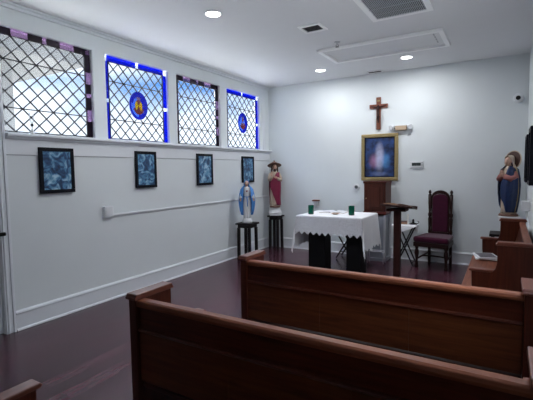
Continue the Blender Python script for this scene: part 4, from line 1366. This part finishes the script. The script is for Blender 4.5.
# ------------------------------------------------------------------ ceiling fixtures
def downlight(x, y, label, r=0.072):
    t = thing('ceiling_light', label, 'ceiling light', (x, y, H), 0, 'round recessed ceiling lights')
    MB().lathe([(r + 0.012, 0), (r + 0.014, -0.004), (r + 0.002, -0.012), (r, -0.004), (r, -0.001)], n=30).build('trim_ring', PLASTIC, t, smooth=False)
    MB().lathe([(0, -0.0035), (r - 0.001, -0.0035), (r - 0.001, -0.0015), (0, -0.0015)], n=30).build('diffuser', LAMP, t)
    L = bpy.data.lights.new('downlight', 'AREA')
    L.shape = 'DISK'
    L.size = 2 * r
    L.energy = LE
    L.color = (0.97, 0.98, 1.0)
    L.spread = math.radians(180)
    o = bpy.data.objects.new('downlight_lamp', L)
    C.objects.link(o)
    o.location = (0, 0, -0.016)
    o.parent = t
    return t
LE = 3.2
downlight(1.394, 3.235, 'round lit ceiling light nearest the left windows')
downlight(1.378, 5.93, 'round lit ceiling light above the altar, farthest left')
downlight(2.668, 5.92, 'round lit ceiling light beside the ceiling hatch, above the lectern')
downlight(2.668, 3.235, 'round lit ceiling light just above the top photo edge')

def vent(x0, x1, y0, y1, label, nsl, fr, slat_mat, back_mat, along='x', group='ceiling air vents'):
    t = thing('ceiling_vent', label, 'vent', ((x0 + x1) / 2, (y0 + y1) / 2, H), 0, group)
    hx, hy = (x1 - x0) / 2, (y1 - y0) / 2
    mb = MB()
    for (a, b, c, d) in ((-hx - fr, hx + fr, -hy - fr, -hy), (-hx - fr, hx + fr, hy, hy + fr), (-hx - fr, -hx, -hy, hy), (hx, hx + fr, -hy, hy)):
        mb.box(a, b, c, d, -0.014, 0)
    mb.build('frame', BRIGHTW, t, bevel=0.004)
    MB().box(-hx, hx, -hy, hy, -0.002, 0).build('backing', back_mat, t)
    mb = MB()
    for k in range(nsl):
        if along == 'x':
            y = -hy + (k + 0.5) * 2 * hy / nsl
            w = 2 * hy / nsl * 0.30
            mb.prism([(y - w, -0.012), (y - w + 0.002, -0.012), (y + w, -0.003), (y + w - 0.002, -0.003)], -hx, hx, 0)
        else:
            x = -hx + (k + 0.5) * 2 * hx / nsl
            w = 2 * hx / nsl * 0.16
            mb.box(x - w, x + w, -hy, hy, -0.012, -0.003)
    mb.build('louvres', slat_mat, t)
    return t, hx, hy
VB = mat('vent_dark', (0.022, 0.022, 0.026), 0.8)
VG = mat('vent_grey', (0.42, 0.43, 0.46), 0.6)
t, hx, hy = vent(2.72, 3.20, 3.70, 4.26, 'large white framed ceiling return grille at the top edge', 30, 0.055, VG, VB, 'y')
MB().box(-hx, hx, -0.006, 0.006, -0.0138, -0.0122).build('centre_bar', VG, t)
MB().box(-hx, hx, 0.14, 0.148, -0.0138, -0.0122).build('centre_bar', VG, t)
vent(1.955, 2.145, 4.06, 4.225, 'small square ceiling supply vent left of the large grille', 6, 0.035, VG, VB)
vent(1.965, 2.165, 6.46, 6.54, 'little dark ceiling vent close to the back wall', 3, 0.02, VB, VB)

t = thing('ceiling_hatch', 'long white framed attic hatch panel in the ceiling', 'hatch', (2.51, 5.265, H))
hx, hy, fr = 0.755, 0.345, 0.055
mb = MB()
for (a, b, c, d) in ((-hx, hx, -hy, -hy + fr), (-hx, hx, hy - fr, hy), (-hx, -hx + fr, -hy + fr, hy - fr), (hx - fr, hx, -hy + fr, hy - fr)):
    mb.box(a, b, c, d, -0.032, 0)
mb.build('frame', BRIGHTW, t, bevel=0.006)
MB().box(-hx + fr + 0.004, hx - fr - 0.004, -hy + fr + 0.004, hy - fr - 0.004, -0.008, 0).build('panel', CEIL, t)
mb = MB()
for k in range(4):
    mb.box(hx - fr - 0.075, hx - fr - 0.060, -0.20 + k * 0.1, -0.13 + k * 0.1, -0.011, -0.0082)
mb.build('latch_slots', VG, t)

t = thing('sprinkler_head', 'small metal sprinkler head on the ceiling beside the hatch', 'sprinkler', (2.095, 4.76, H))
MB().lathe([(0.036, 0), (0.038, -0.004), (0.022, -0.010), (0.010, -0.012), (0.009, -0.035), (0, -0.036)], n=20).build('escutcheon', STEEL, t, smooth=True)
mb = MB()
for s in (-1, 1):
    mb.tube([(s * 0.008, 0, -0.03), (s * 0.016, 0, -0.042), (s * 0.004, 0, -0.058)], 0.003, 6)
mb.build('frame_arm', GREYP, t)
MB().lathe([(0, -0.061), (0.022, -0.060), (0.022, -0.058), (0, -0.057)], n=16).build('deflector', GREYP, t)

# ------------------------------------------------------------------ sky
SKY = 0.70
w = bpy.data.worlds.new('sky')
S.world = w
w.use_nodes = True
nt = w.node_tree
bg = nt.nodes['Background']
tc = nt.nodes.new('ShaderNodeTexCoord')
mp = nt.nodes.new('ShaderNodeMapping')
mp.inputs['Scale'].default_value = (1.0, 1.0, 1.8)
mp.inputs['Location'].default_value = (0.35, 0.1, 0.2)
nt.links.new(tc.outputs['Generated'], mp.inputs['Vector'])
sx0 = nt.nodes.new('ShaderNodeSeparateXYZ')
nt.links.new(tc.outputs['Generated'], sx0.inputs[0])
n = nt.nodes.new('ShaderNodeTexNoise')
n.inputs['Scale'].default_value = 3.2
n.inputs['Detail'].default_value = 6
n.inputs['Roughness'].default_value = 0.5
nt.links.new(mp.outputs['Vector'], n.inputs['Vector'])
r = nt.nodes.new('ShaderNodeValToRGB')
r.color_ramp.elements[0].position = 0.38
r.color_ramp.elements[0].color = (0.05, 0.15, 0.36, 1)
r.color_ramp.elements[1].position = 0.52
r.color_ramp.elements[1].color = (0.475, 0.525, 0.58, 1)
def wm(op, a, b_):
    q = nt.nodes.new('ShaderNodeMath')
    q.operation = op
    for k_, v_ in enumerate((a, b_)):
        if isinstance(v_, (int, float)):
            q.inputs[k_].default_value = v_
        else:
            nt.links.new(v_, q.inputs[k_])
    return q.outputs[0]
band = wm('ABSOLUTE', wm('SUBTRACT', sx0.outputs['Z'], 0.20), 0.0)
nt.links.new(wm('ADD', wm('MULTIPLY', n.outputs['Fac'], 0.75), wm('MULTIPLY', band, 2.2)), r.inputs['Fac'])
nt.links.new(r.outputs['Color'], bg.inputs['Color'])
sx = nt.nodes.new('ShaderNodeSeparateXYZ')
nt.links.new(tc.outputs['Generated'], sx.inputs[0])
mr = nt.nodes.new('ShaderNodeMapRange')
mr.inputs['From Min'].default_value = 0.30
mr.inputs['From Max'].default_value = 0.75
mr.inputs['To Min'].default_value = SKY
mr.inputs['To Max'].default_value = SKY * 10
nt.links.new(sx.outputs['Z'], mr.inputs['Value'])
nt.links.new(mr.outputs['Result'], bg.inputs['Strength'])

sun = bpy.data.lights.new('sun', 'SUN')
sun.energy = 8.0
sun.angle = 0.01
sun.color = (1.0, 0.97, 0.92)
so = bpy.data.objects.new('sun', sun)
C.objects.link(so)
so.rotation_euler = Vector((0.0, -0.42, 0.9)).to_track_quat('Z', 'Y').to_euler()
# ------------------------------------------------------------------ camera
f, u = Vector((-0.51156242, 0.85599912, -0.07462832)), Vector((-0.02609973, 0.07133311, 0.99711102))
rt = Vector((0.85884963, 0.51203231, -0.01414999))
cam = bpy.data.cameras.new('camera')
cam.sensor_width = 36
cam.sensor_fit = 'HORIZONTAL'
cam.lens = 402.0375 / 533 * 36
cam.clip_start = 0.02
co = bpy.data.objects.new('camera', cam)
C.objects.link(co)
M = Matrix((rt, u, -f)).transposed().to_4x4()
M.translation = Vector((3.90751, 0, 1.47))
co.matrix_world = M
S.camera = co
S.view_settings.view_transform = 'Standard'
S.view_settings.look = 'None'
S.view_settings.gamma = 1
S.view_settings.use_curve_mapping = False
S.view_settings.exposure = 2.05
S.cycles.max_bounces = 12
S.cycles.transparent_max_bounces = 24
